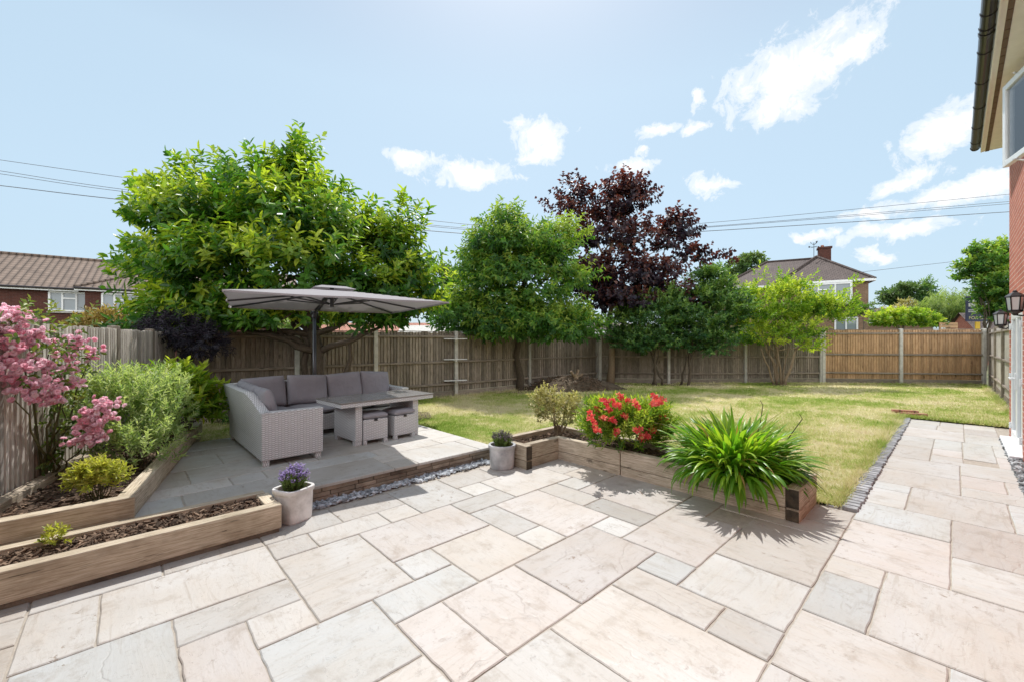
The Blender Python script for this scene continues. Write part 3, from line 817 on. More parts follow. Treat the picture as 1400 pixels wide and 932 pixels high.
# upper left planter along the fence
t = empty('sleeper_planter', (0,0,0), 'long raised planter of pale oak sleepers between left fence and grey sofa terrace', 'planter')
w0 = Vector((.06,4.49)); wd = Vector((.243,1)).normalized(); wn = Vector((-wd.y, wd.x))
mb = MB(); a = w0+wn*.055; b = w0+wd*2.55+wn*.055; sleeper(mb, a, b, .21, .375, .11); mb.build('sleeper', M['sleeper'], t, bevel=.008)
mb = MB(); a = w0+wd*2.56+wn*.06; b = w0+wd*3.0+wn*.06; sleeper(mb, a, b, .20, .385, .12); mb.build('sleeper', M['sleeper'], t, bevel=.008)
mb = MB(); a = w0+wd*3.01+wn*.05; b = w0+wd*3.35+wn*.05; sleeper(mb, a, b, .20, .375, .12); mb.build('sleeper', M['sleeper'], t, bevel=.008)
mb = MB(); a = w0+wd*3.36+wn*.05; b = w0+wd*3.68+wn*.05; sleeper(mb, a, b, .20, .37, .11); mb.build('sleeper', M['sleeper'], t, bevel=.008)
mb = MB(); a = w0+wn*.05; b = w0+wd*3.6+wn*.05; sleeper(mb, a, b, .10, .207, .085); mb.build('base_course', M['sleeper_old'], t)
mb = MB(); sleeper(mb, (-1.5,4.545), (.085,4.545), .20, .38, .11); mb.build('sleeper', M['sleeper'], t, bevel=.008)
mb = MB(); sleeper(mb, (-1.5,4.55), (.07,4.55), .05, .198, .09); mb.build('base_course', M['sleeper_old'], t)
mb = MB(); a = FL0-FLD*.7+Vector((.115,-.03)); b = FL0+FLD*1.2+Vector((.115,-.03)); sleeper(mb, a, b, .20, .385, .10); mb.build('sleeper', M['sleeper_old'], t, bevel=.008)
soil('soil', [(-1.0,4.60),(.05,4.60),(.93,8.2),(.75,9.2),(-.0,8.0),(-.75,5.5)], .315, t, 1300)
# L shaped planter on the right
t = empty('sleeper_planter', (0,0,0), 'L shaped two course sleeper planter with red flowers and big strappy plant', 'planter')
def two(p, q, w, mat=M['sleeper_old'], split=None):
    P_, Q_ = Vector(p), Vector(q)
    segs = [(P_,Q_)] if split is None else [(P_, P_.lerp(Q_, split-.002)), (P_.lerp(Q_, split+.002), Q_)]
    for a, b in segs:
        mb = MB(); sleeper(mb, a, b, .112, .295, w); mb.build('sleeper', mat, t, bevel=.007)
        mb = MB(); sleeper(mb, a, b, -.01, .107, w*.97); mb.build('sleeper', mat, t, bevel=.007)
two((4.45,1.06), (4.45,3.83), .10, split=.62)
two((3.82,3.80), (4.40,3.80), .10)
two((3.72,4.30), (3.72,3.75), .10) if False else two((3.77,4.32), (3.77,3.70), .10)
two((3.82,4.27), (4.98,4.27), .10)
two((5.03,4.32), (5.03,1.06), .10)
two((4.40,1.005), (5.08,1.005), .105)
mb = MB()
for z0, z1 in ((.114,.293),(-.008,.105)):
    mb = MB(); mb.box((4.396,1.005,(z0+z1)/2), (.006,.098,z1-z0-.012)); mb.build('end_grain', M['endgrain'], t)
    mb = MB(); mb.box((3.77,3.696,(z0+z1)/2), (.094,.006,z1-z0-.012)); mb.build('end_grain', M['endgrain'], t)
soil('soil', [(3.82,3.85),(4.5,3.85),(4.5,1.06),(4.98,1.06),(4.98,4.22),(3.82,4.22)], .225, t, 1100)

# mulch heap and beds under the trees
def mound(name, c, rx, ry, h, mat, seed=3):
    mb = MB(); n, m = 28, 9; rnd_ = random.Random(seed)
    ph = [rnd_.random()*6 for _ in range(6)]
    top = mb.vert((c.x, c.y, h+.02), .5); rings = []
    for j in range(1, m+1):
        f = j/m; ring = []
        for i in range(n):
            a = 2*math.pi*i/n; q = f*(1+.12*math.sin(3*a+ph[0])+.08*math.sin(5*a+ph[1]))
            z = h*(1-f*f)**1.2 if f < 1 else -.02
            z += (rnd_.uniform(-.03,.03)) if f < 1 else 0
            off = V(math.cos(a)*rx*q, math.sin(a)*ry*q)
            ring.append(mb.vert((c.x+off.x, c.y+off.y, .02+z), rnd_.random()))
        rings.append(ring)
    for i in range(n): mb.face([top, rings[0][i], rings[0][(i+1)%n]], [(0,0)]*3)
    for j in range(m-1):
        for i in range(n): mb.face([rings[j][i], rings[j+1][i], rings[j+1][(i+1)%n], rings[j][(i+1)%n]], [(0,0)]*4)
    return mb.build(name, mat, smooth=True)
hp = V(1.95,13.9)
mh = mound('mulch_heap', hp, 1.75, .8, .42, M['dirt'])
tag(mh, 'dark heap of earth and clippings between the two tree trunks', 'heap')
mb = MB()
for _ in range(500):
    a = random.random()*6.28; q = random.random()**.5; o = V(math.cos(a)*1.7*q, math.sin(a)*.8*q)
    s = random.uniform(.06,.2)
    e = Matrix.Rotation(random.random()*6.28,3,'Z') @ Matrix.Rotation(random.gauss(0,.5),3,'Y')
    mb.box((hp.x+o.x, hp.y+o.y, .03+.42*max(0,1-q*q)**1.2+random.uniform(0,.03)), (s,.02,.015), e)
c = mb.build('clippings', M['chip'], mh); c['kind'] = 'stuff'
# stump on the heap
st = empty('tree_stump', V(2.1,13.75,.42), 'small sawn stump with forked stubs on top of the earth heap', 'stump')
mb = MB(); mb.tube(wiggle((0,0,-.15),(0,0,.12),3,.02), [.12,.1,.09,.085], 10)
for q in ((.16,.02,.25),(-.18,.05,.22),(.22,-.12,.12)): mb.tube(wiggle((0,0,.0),q,3,.05), [.06,.05,.045,.04], 8)
mb.build('wood', M['bark_pale'], st)
bed = MB()
for x, y, rx, ry in ((-4.4,9.1,2.6,1.0),(.2,13.4,1.0,.7),(3.6,15.5,1.0,.7),(6.0,15.4,1.6,.5),(9.8,15.4,1.1,.55)):
    c = V(x,y); n = 26; ph = random.random()*6
    pts = []
    for i in range(n):
        a = 2*math.pi*i/n; q = 1+.12*math.sin(3*a+ph)+.06*math.sin(7*a+2*ph); o = V(math.cos(a)*rx*q, math.sin(a)*ry*q)
        pts.append((c.x+o.x, c.y+o.y, .028))
    bed.poly(pts, .5)
tag(bed.build('bare_soil', M['dirt']), kind='structure')

# ================================================================== FURNITURE
def cushion(name, w, h, t, parent, loc, rot, mat=M['cushion'], n=16, ex=4):
    """puffed rectangular cushion, w x h in its plane, t thick"""
    mb = MB(); r = random.random(); b = [[], []]
    ph = [random.random()*6 for _ in range(4)]
    for sgn in (0, 1):
        for j in range(n+1):
            for i in range(n+1):
                # denser near the rim
                fx = math.sin((i/n-.5)*math.pi); fy = math.sin((j/n-.5)*math.pi)
                pr = max(0.0, (1-abs(fx)**ex)*(1-abs(fy)**ex))**.42
                z = (1 if sgn else -1)*t/2*pr
                if sgn: z += pr*(.006*math.sin(fx*4+ph[0])*math.cos(fy*3+ph[1]))
                inx = 1-.035*(1-abs(fy)**2)*0; sag = 1 - .02*math.cos(fx*math.pi/2)
                mb.vert((fx*w/2*inx, fy*h/2*sag, z), r)
    N = (n+1)*(n+1)
    for sgn in (0, 1):
        for j in range(n):
            for i in range(n):
                q = [sgn*N+j*(n+1)+i, sgn*N+j*(n+1)+i+1, sgn*N+(j+1)*(n+1)+i+1, sgn*N+(j+1)*(n+1)+i]
                if not sgn: q = q[::-1]
                mb.face(q, [(mb.v[k][0], mb.v[k][1]) for k in q])
    # piping round the seam
    o = mb.build(name, mat, parent, smooth=True); o.location = loc; o.rotation_euler = rot
    pt = []
    for k in range(49):
        a = 2*math.pi*k/48; ca, sa = math.cos(a), math.sin(a); q = (abs(ca)**9+abs(sa)**9)**(-1/9)
        pt.append((ca*q*w/2*.995, sa*q*h/2*.985, 0))
    mb = MB(); mb.tube(pt, .006, 6, cap=False); mb.build('piping', mat, o, smooth=True)
    return o
def wall_profile(mb, pts, thick, axis, uvh=True):
    """vertical panel: pts list of (s, ztop) along the axis from s0.. ; built from z0 with thickness"""
SO = Vector((1.17, 5.40, ZT))
sofa = empty('corner_sofa', SO, 'L shaped grey wicker corner sofa with dark grey cushions under the parasol', 'sofa')
def panel(mb, path, z0, tops, thick, lean=0.0):
    """upright curved panel: path = list of (outer xy) points, inward normal given by n; tops = heights"""
    pass
fr = MB()
# left back (outer face x=0), swooping down to the arm at the near end
ys = [0,.05,.12,.20,.28,.36,.44,.52,.62,.8,1.1,1.5,1.92]
def toph(y): 
    f = min(1, max(0, (y-.02)/.62)); return .615 + .195*(f*f*(3-2*f))
def lean(z): return -.075*max(0,(z-.25)/.56)
rows_ = 8
def sheet(mb, fn, nu, nv, flip=False):
    b = len(mb.v)
    for j in range(nv+1):
        for i in range(nu+1):
            p, uv = fn(i/nu, j/nv); mb.vert(p, .5); 
    UVs = [[fn(i/nu, j/nv)[1] for i in range(nu+1)] for j in range(nv+1)]
    for j in range(nv):
        for i in range(nu):
            q = [(j,i),(j,i+1),(j+1,i+1),(j+1,i)]
            if flip: q = q[::-1]
            mb.face([b+a*(nu+1)+c for a,c in q], [UVs[a][c] for a,c in q])
LV = 1.92; BH = .07
def lf(y): f = min(1, max(0, y/.75)); return f*f*(3-2*f)
def lb_out(a, c): y = a*LV; z = BH + (toph(y)-BH)*c; return (Vector((lean(z)*lf(y), y, z)), (y, z))
def lb_in(a, c): y = a*LV; z = BH + (toph(y)-BH)*c; return (Vector((lean(z)*lf(y)+.10, y, z)), (y, z))
def lb_top(a, c): y = a*LV; z = toph(y); return (Vector((lean(z)*lf(y)+.10*c, y, z+.012*math.sin(c*math.pi))), (y, c*.1+.3))
sheet(fr, lb_out, 40, 8, True); sheet(fr, lb_in, 40, 8); sheet(fr, lb_top, 40, 4, True)
# rear back along x
LU = 2.55
def tr(x):
    f = min(1, max(0, (LU-.02-x)/.5)); return .615 + .195*(f*f*(3-2*f))
def rb(off):
    def fn(a, c): x = a*LU - .0; z = BH + (tr(x)-BH)*c; return (Vector((x, LV - lean(z)*1.0 - off, z)), (x, z))
    return fn
sheet(fr, rb(0.0), 40, 8, False); sheet(fr, rb(.10), 40, 8, True)
sheet(fr, lambda a, c: (Vector((a*LU, LV-lean(tr(a*LU))-.10*c, tr(a*LU)+.012*math.sin(c*math.pi))), (a*LU, c*.1)), 40, 4, True)
# seat bases
fr.box((.385, (.12+LV)/2, .20), (.56, LV-.24, .24), grain=0)
fr.box(((.66+LU-.13)/2, LV-.37, .20), (LU-.13-.66, .56, .24), grain=0)
# near arm (end panel) and right arm
fr.box((.335, .057, .335), (.674, .125, .53), grain=0)
fr.box((.335, .06, .607), (.682, .135, .028), grain=0)
fr.box((LU-.06, LV-.34, .335), (.12, .68, .53), grain=1)
fr.box((LU-.06, LV-.34, .607), (.135, .69, .028), grain=1)
fr.build('wicker_frame', M['wicker'], sofa, bevel=.012)
for x, y in ((.05,.05),(.62,.05),(.05,LV-.03),(.62,1.1),(1.4,LV-.62),(LU-.06,LV-.64),(LU-.06,LV-.04)):
    mb = MB(); mb.box((x,y,.04), (.07,.07,.085), grain=2); mb.build('leg', M['wicker'], sofa, bevel=.008)
# seat cushions
for (x, y, w, h) in ((.40,.43,.60,.62),(.40,1.04,.60,.60),(.42,1.60,.62,.52),(1.00,1.55,.58,.62),(1.60,1.55,.60,.62),(2.16,1.55,.52,.62)):
    cushion('seat_cushion', w, h, .13, sofa, (x,y,.385), (0,0,0))
# back cushions: plane faces +x for the left run, -y for the rear run
def bc_left(y, w, tilt=.22): cushion('back_cushion', w, .46, .17, sofa, (.16,y,.635), (R(90), 0, R(90)) if False else (R(78), 0, R(90)))
for y, w in ((.52,.56),(1.09,.56)): bc_left(y, w)
for x, w, dy, rx, ry in ((.42,.58,0,77,-2),(1.03,.59,-.02,74,2.5),(1.63,.58,-.01,76,-3),(2.17,.53,-.03,73,4)): cushion('back_cushion', w, .47, .20, sofa, (x, LV-.14+dy, .662+abs(ry)*.002), (R(rx), R(ry), R(random.uniform(-4,4))))
o = cushion('back_cushion', .56, .46, .17, sofa, (.17,1.62,.635), (R(78), 0, R(90)))

# dining table
tt = empty('dining_table', (2.83,5.99,ZT), 'grey wicker dining table with dark glass top in front of the sofa', 'table', rz=R(4))
mb = MB(); mb.box((0,0,.612), (1.50,.80,.02), grain=0); mb.build('table_top', M['tabletop'], tt, bevel=.006)
mb = MB(); mb.box((0,.375,.575), (1.48,.04,.052), grain=0); mb.box((0,-.375,.575), (1.48,.04,.052), grain=0); mb.box((.72,0,.575), (.04,.708,.052), grain=1); mb.box((-.72,0,.575), (.04,.708,.052), grain=1)
mb.build('apron', M['wicker'], tt, bevel=.006)
for s in (-1, 1):
    mb = MB(); mb.box((s*.46,0,.305), (.10,.66,.49), grain=1); mb.box((s*.46,-.28,.03), (.10,.09,.06), grain=2); mb.box((s*.46,.28,.03), (.10,.09,.06), grain=2)
    mb.build('leg', M['wicker'], tt, bevel=.008)
# stools
def make_stool():
    s = empty('stool', (0,0,0))
    mb = MB(); mb.box((0,0,.20), (.355,.355,.29), grain=0); mb.build('base', M['wicker'], s, bevel=.01)
    for x in (-1,1):
        for y in (-1,1):
            mb = MB(); mb.box((x*.148,y*.148,.028), (.055,.055,.056), grain=2); mb.build('leg', M['wicker'], s, bevel=.005)
    cushion('cushion', .36, .36, .085, s, (0,0,.387), (0,0,0), ex=7)
    mb = MB(); mb.box((0,-.183,.335), (.05,.006,.03)); mb.build('strap', M['iron'], s)
    return s
s1 = make_stool(); s1.location = (2.64,5.79,ZT); s1.rotation_euler.z = R(-3)
tag(s1, 'left wicker stool with grey cushion tucked under the table beside its near leg', 'stool', 'stools under the table')
s2 = copy_tree(s1); s2.location = (3.08,5.80,ZT); s2.rotation_euler.z = R(4)
tag(s2, 'right wicker stool with grey cushion under the lawn end of the table', 'stool', 'stools under the table')

# parasol
pc = Vector((2.244,6.216)); PR = R(-10.2)
par = empty('cantilever_parasol', (2.454,7.62,.02), 'large square grey cantilever parasol open above the sofa and table', 'parasol')
O = Vector(par.location)
cx = Vector((math.cos(PR), math.sin(PR))); cy = Vector((-math.sin(PR), math.cos(PR)))
H2 = 1.275; ZE = 2.15; ZA = 2.37
def cp(a, b, z): p = pc + cx*a + cy*b; return Vector((p.x, p.y, z)) - O
cn = MB(); n = 14
def canopy_z(a, b):
    m = max(abs(a), abs(b)); f = m/H2
    z = ZA + (ZE-ZA)*f
    # cloth sags between ribs
    ang = math.atan2(b, a); sag = abs(math.sin(4*ang)); 
    return z - .008*sag*f*(1-.25*f)
idx = {}
N_ = 28
for j in range(N_+1):
    for i in range(N_+1):
        a = -H2+2*H2*i/N_; b = -H2+2*H2*j/N_
        m = max(abs(a), abs(b))/H2; ang = math.atan2(b, a)
        pull = 1 - .022*abs(math.sin(4*ang))*m**6    # scalloped rim between ribs
        idx[i,j] = cn.vert(cp(a*pull, b*pull, canopy_z(a,b)), .5)
for j in range(N_):
    for i in range(N_):
        if abs(i-N_/2+.5) < 1.1 and abs(j-N_/2+.5) < 1.1: continue
        q = [idx[i,j], idx[i+1,j], idx[i+1,j+1], idx[i,j+1]]
        cn.face(q, [(cn.v[k][0], cn.v[k][1]) for k in q])
can = cn.build('canopy', M['canopy'], par, smooth=False)
# hem strip hanging from the rim
hm = MB()
for (a0,b0,a1,b1) in ((-1,-1,1,-1),(1,-1,1,1),(1,1,-1,1),(-1,1,-1,-1)):
    for k in range(16):
        f0, f1 = k/16, (k+1)/16; P = []
        for f in (f0, f1):
            a = (a0+(a1-a0)*f)*H2; b = (b0+(b1-b0)*f)*H2; ang = math.atan2(b,a); pl = 1-.022*abs(math.sin(4*ang))
            P.append(cp(a*pl, b*pl, canopy_z(a,b)))
        d = Vector((0,0,-.022)); hm.quad([P[0],P[1],P[1]+d,P[0]+d], [(0,0),(1,0),(1,1),(0,1)], .5)
hm.build('hem', M['canopy'], can)
vt = MB()
for k in range(8):
    a0 = k*math.pi/4+math.pi/8*0; a1 = a0+math.pi/4
    def sq(a, r): c, s = math.cos(a), math.sin(a); q = 1/max(abs(c),abs(s)); return c*q*r, s*q*r
    for (r0,z0,r1,z1) in ((.28,ZA-.012,.16,ZA+.032),(.16,ZA+.032,.0,ZA+.045)):
        pts = []
        for (a, r, z) in ((a0,r0,z0),(a1,r0,z0),(a1,r1,z1),(a0,r1,z1)):
            x, y = sq(a, r); w = .012*math.sin(a*8) if z < ZA+.02 else 0
            pts.append(cp(x, y, z+w))
        vt.quad(pts, [(0,0),(1,0),(1,1),(0,1)], .5)
vt.build('vent', M['canopy'], can)
mb = MB(); hub = cp(0,0,ZA-.10); mb.tube([hub+Vector((0,0,-.16)), hub+Vector((0,0,.12))], .028, 12); mb.tube([hub+Vector((0,0,-.05)), hub+Vector((0,0,.03))], .055, 12); mb.build('hub', M['alu'], par)
for k in range(8):
    a = k*math.pi/4; c, s = math.cos(a), math.sin(a); q = 1/max(abs(c),abs(s))
    mb = MB(); x, y = c*q*H2*.985, s*q*H2*.985
    mb.bar(cp(c*.05,s*.05,ZA-.055), cp(x,y,canopy_z(x,y)-.018), .016, .024); rbo = mb.build('rib', M['alu'], par)
    mb = MB(); x2, y2 = c*q*H2*.42, s*q*H2*.42
    mb.bar(cp(c*.05,s*.05,ZA-.22), cp(x2,y2,canopy_z(x2,y2)-.05), .012, .018); mb.build('strut', M['alu'], rbo)
mb = MB(); mb.tube([(0,0,.0),(0,0,2.06)], .031, 16); mb.build('pole', M['alu'], par, smooth=True)
mb = MB(); mb.tube([(0,0,2.0),(0,0,2.14)], .045, 16); mb.tube([(-.06,0,2.08),(.06,0,2.08)], .03, 10); mb.build('joint', M['iron'], par)
mb = MB(); top = cp(0,0,ZA-.03); mb.tube([Vector((0,0,2.09)), Vector((0,0,2.12)).lerp(top,.35)+Vector((0,0,.03)), top], .026, 12); mb.build('arm', M['alu'], par)
mb = MB(); mb.box((0,0,.03), (.9,.9,.055)); mb.build('base_plate', M['concrete'], par, bevel=.01)
mb = MB(); p = cp(-H2*.97, H2*.55, ZE-.045); mb.box(p, (.02,.09,.03), frame((cx.x,cx.y))); mb.build('care_tag', M['white_bracket'], par)

# ================================================================== POTS AND LAVENDER
def pot(name, loc, r, h, label, mat, ex, rz):
    t = empty(name, loc, label, 'plant pot', rz=rz)
    mb = MB(); mb.lathe([(0,.0),(r*.90,0),(r*.93,.02),(r*.985,h*.82),(r*1.0,h*.86),(r*1.06,h*.875),(r*1.07,h*.985),(r*1.05,h),(r*.90,h),(r*.88,h*.98),(r*.86,h*.8)], seg=56, ex=ex)
    b = mb.build('body', mat, t, smooth=True)
    mb = MB(); mb.lathe([(r*.868,h*.82),(r*.4,h*.86),(0.001,h*.87)], seg=40, ex=ex); mb.build('soil', M['soil'], t)
    return t
def lavender(loc, n, h, spread, flower, label):
    t = empty('lavender', loc, label, 'lavender')
    base, dd, nn, LL, WW, tn = [], [], [], [], [], []
    sp = [], [], [], [], [], []
    st = MB()
    for i in range(n):
        a = random.random()*6.28; q = random.random()**.5
        b = Vector((math.cos(a)*spread*.45*q, math.sin(a)*spread*.45*q, 0))
        tip = Vector((math.cos(a)*spread*q+random.gauss(0,.015), math.sin(a)*spread*q+random.gauss(0,.015), h*(1-.35*q*q)*random.uniform(.8,1.05)))
        st.tube([b, b.lerp(tip,.5)+Vector((0,0,.02)), tip], [.002,.0016,.001], 4, cap=False)
        d = (tip-b).normalized()
        for k in range(16):
            f = random.uniform(.05,.80); p = b.lerp(tip, f); a2 = random.random()*6.28
            base.append(p); dd.append(d*.9+Vector((math.cos(a2),math.sin(a2),.1))*.55); nn.append(Vector((random.gauss(0,1),random.gauss(0,1),1))); LL.append(random.uniform(.025,.045)); WW.append(.006); tn.append(random.random()*.7+f*.4)
        for k in range(11):
            f = random.uniform(.84,1.04); p = b + (tip-b)*f; a2 = random.random()*6.28
            sp[0].append(p); sp[1].append(d*.6+Vector((math.cos(a2),math.sin(a2),.1))); sp[2].append(d); sp[3].append(.014); sp[4].append(.010); sp[5].append(random.random())
    st.build('stems', M['stem'], t)
    A = lambda L: np.array([tuple(x) for x in L])
    leaf_mesh('foliage', A(base), A(dd), A(nn), np.array(LL), np.array(WW), np.array(tn), LM['lavleaf'], t)
    leaf_mesh('flowers', A(sp[0]), A(sp[1]), A(sp[2]), np.array(sp[3]), np.array(sp[4]), np.array(sp[5])*(1 if flower else .8), LM['violet'] if flower else LM['acer_f'], t)
    return t
LM['acer_f'] = leafmat('faded_lavender_flower', (.12,.10,.12), (.22,.19,.20), (.34,.29,.28), .3, .7, .1, (1,1,1))
pot('plant_pot', (1.15,4.13,0), .135, .30, 'whitewashed squarish clay pot at the end of the front sleeper planter', M['pot'], 4.2, R(25))
lavender((1.15,4.13,.235), 130, .26, .125, True, 'purple flowering lavender in the whitewashed squarish pot')
pot('plant_pot', (3.58,4.00,0), .165, .30, 'round greyish clay pot at the corner of the terrace step', M['pot_grey'], 2.0, 0)
lavender((3.58,4.00,.24), 130, .24, .14, False, 'lavender with faded grey flower spikes in the round greyish pot')

# ================================================================== BORDER PLANTS
def bush(name, label, cat, lobes, n, leaves, L, W, slen, mat, base, stems=6, up=.35, droop=0, shell=.35, ang=55, r=.012, bark=None, extra=None, sub='foliage', low=-.6, shape=(.28,.66,.85,.8), tint_h=.25, fold=.22, curl=.15):
    t = empty(name, base, label, cat)
    arr = shoots(lobes, n, leaves, L, W, slen, up, droop, shell, ang, extra, low, tint_h=tint_h)
    off = np.array(tuple(base)); arr = (arr[0]-off,)+arr[1:]
    leaves_obj(sub, arr, mat, t, shape=shape, fold=fold, curl=curl)
    mb = MB()
    for i in range(stems):
        l = random.choice(lobes); c = Vector(l[0])-Vector(base)
        e = c + Vector((random.gauss(0,.4)*l[1][0], random.gauss(0,.4)*l[1][1], random.uniform(-.2,.6)*l[1][2]))
        b = Vector((random.gauss(0,.03), random.gauss(0,.03), -.03)); rr_ = r*random.uniform(.7,1.2)
        mb.tube(wiggle(b, e, 5, .06), [rr_, rr_*.9, rr_*.75, rr_*.6, rr_*.45, rr_*.3], 6)
    mb.build('stems', bark or M['stem'], t)
    return t
# silver-green bush in the upper left bed
bush('silver_shrub', 'airy silver green shrub in the left bed beside the pale fence', 'shrub',
     [LB(178,580,4.45,62,62),LB(205,560,4.7,50,48),LB(150,555,4.4,42,40),LB(190,620,4.2,42,32)], 620, 16, .062, .016, .17, LM['silver'], at(185,648,4.35), 26, up=.55, shell=.25, ang=45, r=.006)
bush('broadleaf_shrub', 'glossy dark green broad leaved bush at far end of the left bed', 'shrub',
     [LB(240,555,5.75,42,38),LB(265,560,5.8,26,32),LB(212,540,5.7,26,24)], 230, 11, .135, .05, .20, LM['bright'], at(245,600,5.75), 10, up=.45, shell=.3, r=.01)
bush('lime_shrub', 'small lime yellow leafed shrub at the front of the upper left bed', 'shrub',
     [LB(132,657,3.42,26,20),LB(150,651,3.45,16,13),LB(114,654,3.4,14,13)], 190, 9, .045, .018, .07, LM['lime'], at(134,688,3.40), 16, up=.5, shell=.3, r=.005)
bush('yellow_seedling', 'tiny yellow and bronze leafed plant in the low front planter', 'plant',
     [LB(72,737,2.88,14,10)], 26, 7, .036, .016, .05, LM['lime'], at(74,757,2.88), 7, up=.5, shell=.2, r=.003)
bush('variegated_shrub', 'cream variegated shrub at the back corner of the L shaped planter', 'shrub',
     [LB(762,565,6.15,32,26),LB(745,548,6.15,18,17),LB(785,560,6.15,16,18)], 260, 9, .05, .024, .10, LM['varieg'], at(765,590,6.2), 26, up=.55, shell=.3, r=.007, bark=M['bark_pale'])
# red alstroemeria
ab = at(858,614,5.36)
lob = [LB(855,590,5.3,52,34),LB(825,580,5.3,26,30),LB(890,585,5.3,28,28)]
al = bush('alstroemeria', 'bushy plant with clusters of red flowers in middle of the L planter', 'flowering plant', lob, 760, 11, .08, .018, .14, LM['alstro'], ab, 40, up=.6, shell=.3, r=.004, ang=48)
def flower_heads(parent, pts, petals, L, W, mat, name='flower_head', heads=7, rad=.05, cup=.5):
    O = np.array(tuple(parent.location))
    for p in pts:
        p = np.array(tuple(p)) - O
        nb = heads
        c = p + rng.normal(size=(nb,3))*rad*np.array([1,1,.6])
        ax = norm(rng.normal(size=(nb,3))*.5 + np.array([-.35,-.5,.6]))
        a1 = norm(np.cross(ax, rng.normal(size=(nb,3)))); a2 = np.cross(ax, a1)
        ph = np.arange(petals)*2.4
        lay = np.arange(petals)/petals
        dirs = (np.cos(ph)[None,:,None]*a1[:,None]+np.sin(ph)[None,:,None]*a2[:,None])*(1-.55*lay[None,:,None]*cup) + ax[:,None]*(cup*(.25+lay[None,:,None]*1.1))
        base = np.repeat(c[:,None], petals, 1); nr = np.repeat(ax[:,None], petals, 1)
        tint = np.repeat(rng.normal(.55,.18,(nb,1)), petals, 1) + rng.normal(size=(nb,petals))*.12
        leaf_mesh(name, base.reshape(-1,3), dirs.reshape(-1,3), nr.reshape(-1,3), np.full(nb*petals, L), np.full(nb*petals, W), tint.ravel(), mat, parent, fold=-.15, curl=.1, shape=(.4,.8,.9,1.0))
pts = []
for (px,py) in ((806,570),(812,585),(815,560),(826,552),(838,550),(850,546),(862,551),(830,562),(845,558),(870,556),(882,566),(872,590),(888,592),(897,590),(880,596),(876,603),(852,572),(838,577),(818,590),(806,578),(900,545),(897,553),(905,551),(908,575),(824,575),(842,592)):
    pts.append(at(px, py-3, 4.86+random.uniform(-.05,.3)))
flower_heads(al, pts, 6, .042, .025, LM['red'], heads=5, rad=.026, cup=.7)
# agapanthus: long arching strap leaves
def strap_plant(name, label, c, n, L, w, mat, spread, cat, parent=None):
    t = parent or empty(name, c, label, cat); vs, fs, rn = [], [], []; S = 8
    for i in range(n):
        a = random.random()*6.28; q = random.random()
        b = Vector((math.cos(a)*spread*random.random(), math.sin(a)*spread*random.random(), 0))
        el = R(88 - 52*q + random.gauss(0,7)); Ln = L*random.uniform(.8,1.12)*(1.30-.36*q); bend = R(random.uniform(75,135))*(.58+.62*q)
        az = a + random.gauss(0,.35); ww = w*random.uniform(.75,1.15); p = Vector(b); tw = random.gauss(0,.25)
        r = min(1, max(0, random.gauss(.42,.17) + .22*(1-q)))
        b0 = len(vs)
        for s in range(S+1):
            f = s/S; e = el - bend*f**1.25
            d = Vector((math.cos(az)*math.cos(e), math.sin(az)*math.cos(e), math.sin(e)))
            side = Vector((-math.sin(az), math.cos(az), 0)); nn = side.cross(d)
            side = side*math.cos(tw*f) + nn*math.sin(tw*f)
            wd = ww*(.75+.5*f if f < .35 else .92)*(1-max(0,(f-.55)/.45)**2.2)+.0015
            vs.append(p-side*wd/2); vs.append(p - nn*wd*.18); vs.append(p+side*wd/2); rn += [r]*3
            p = p + d*(Ln/S)
        for s in range(S):
            k = b0+3*s
            fs += [k,k+1,k+4,k+3, k+1,k+2,k+5,k+4]
    o = raw_mesh('withered_leaves' if parent else 'leaves', np.array([tuple(v) for v in vs]), np.array(fs), 4, np.array(rn), mat, t)
    return t
ag = strap_plant('agapanthus', 'large clump of arching green strap leaves at right end of the L planter', Vector((4.68,1.58,.22)), 1050, .525, .041, LM['aga'], .36, 'agapanthus')
strap_plant('', '', None, 34, .6, .026, LM['bronze'], .36, '', ag)
mb = MB()
for (px,py,Y) in ((1097,572,4.2),(1043,553,4.6)):
    e = at(px,py,Y)-Vector(ag.location); b = Vector((e.x*.5,e.y*.5,.1)); mb.tube([b, b.lerp(e,.6)+Vector((.02,-.02,.05)), e, e+Vector((-.02,.02,.05))], [.006,.005,.004,.003], 6)
mb.build('flower_stalk', M['stem'], ag)

# climbing rose over the left fence
rb_ = at(58,640,3.9)
rose = empty('climbing_rose', rb_, 'climbing rose with heavy pink flower clusters on the near left fence', 'rose')
lob = [LB(20,470,3.45,60,60,.22),LB(70,500,3.75,50,50,.22),LB(105,560,4.0,38,50,.2),LB(80,450,3.9,50,30,.2),LB(90,600,4.0,34,45,.2)]
arr = shoots(lob, 150, 7, .055, .028, .12, .2, .15, .2, 60); arr = (arr[0]-np.array(tuple(rb_)),)+arr[1:]
leaves_obj('foliage', arr, LM['rose'], rose)
mb = MB()
for (px,py,Y) in ((20,440,3.45),(70,470,3.7),(130,475,4.0),(125,600,3.95),(30,520,3.5),(100,450,3.9),(90,540,3.9)):
    mb.tube(wiggle((0,0,-.2), at(px,py,Y)-rb_, 7, .05), [.012,.011,.010,.009,.008,.006,.005,.004], 6)
mb.build('stems', M['stem'], rose)
pts = []
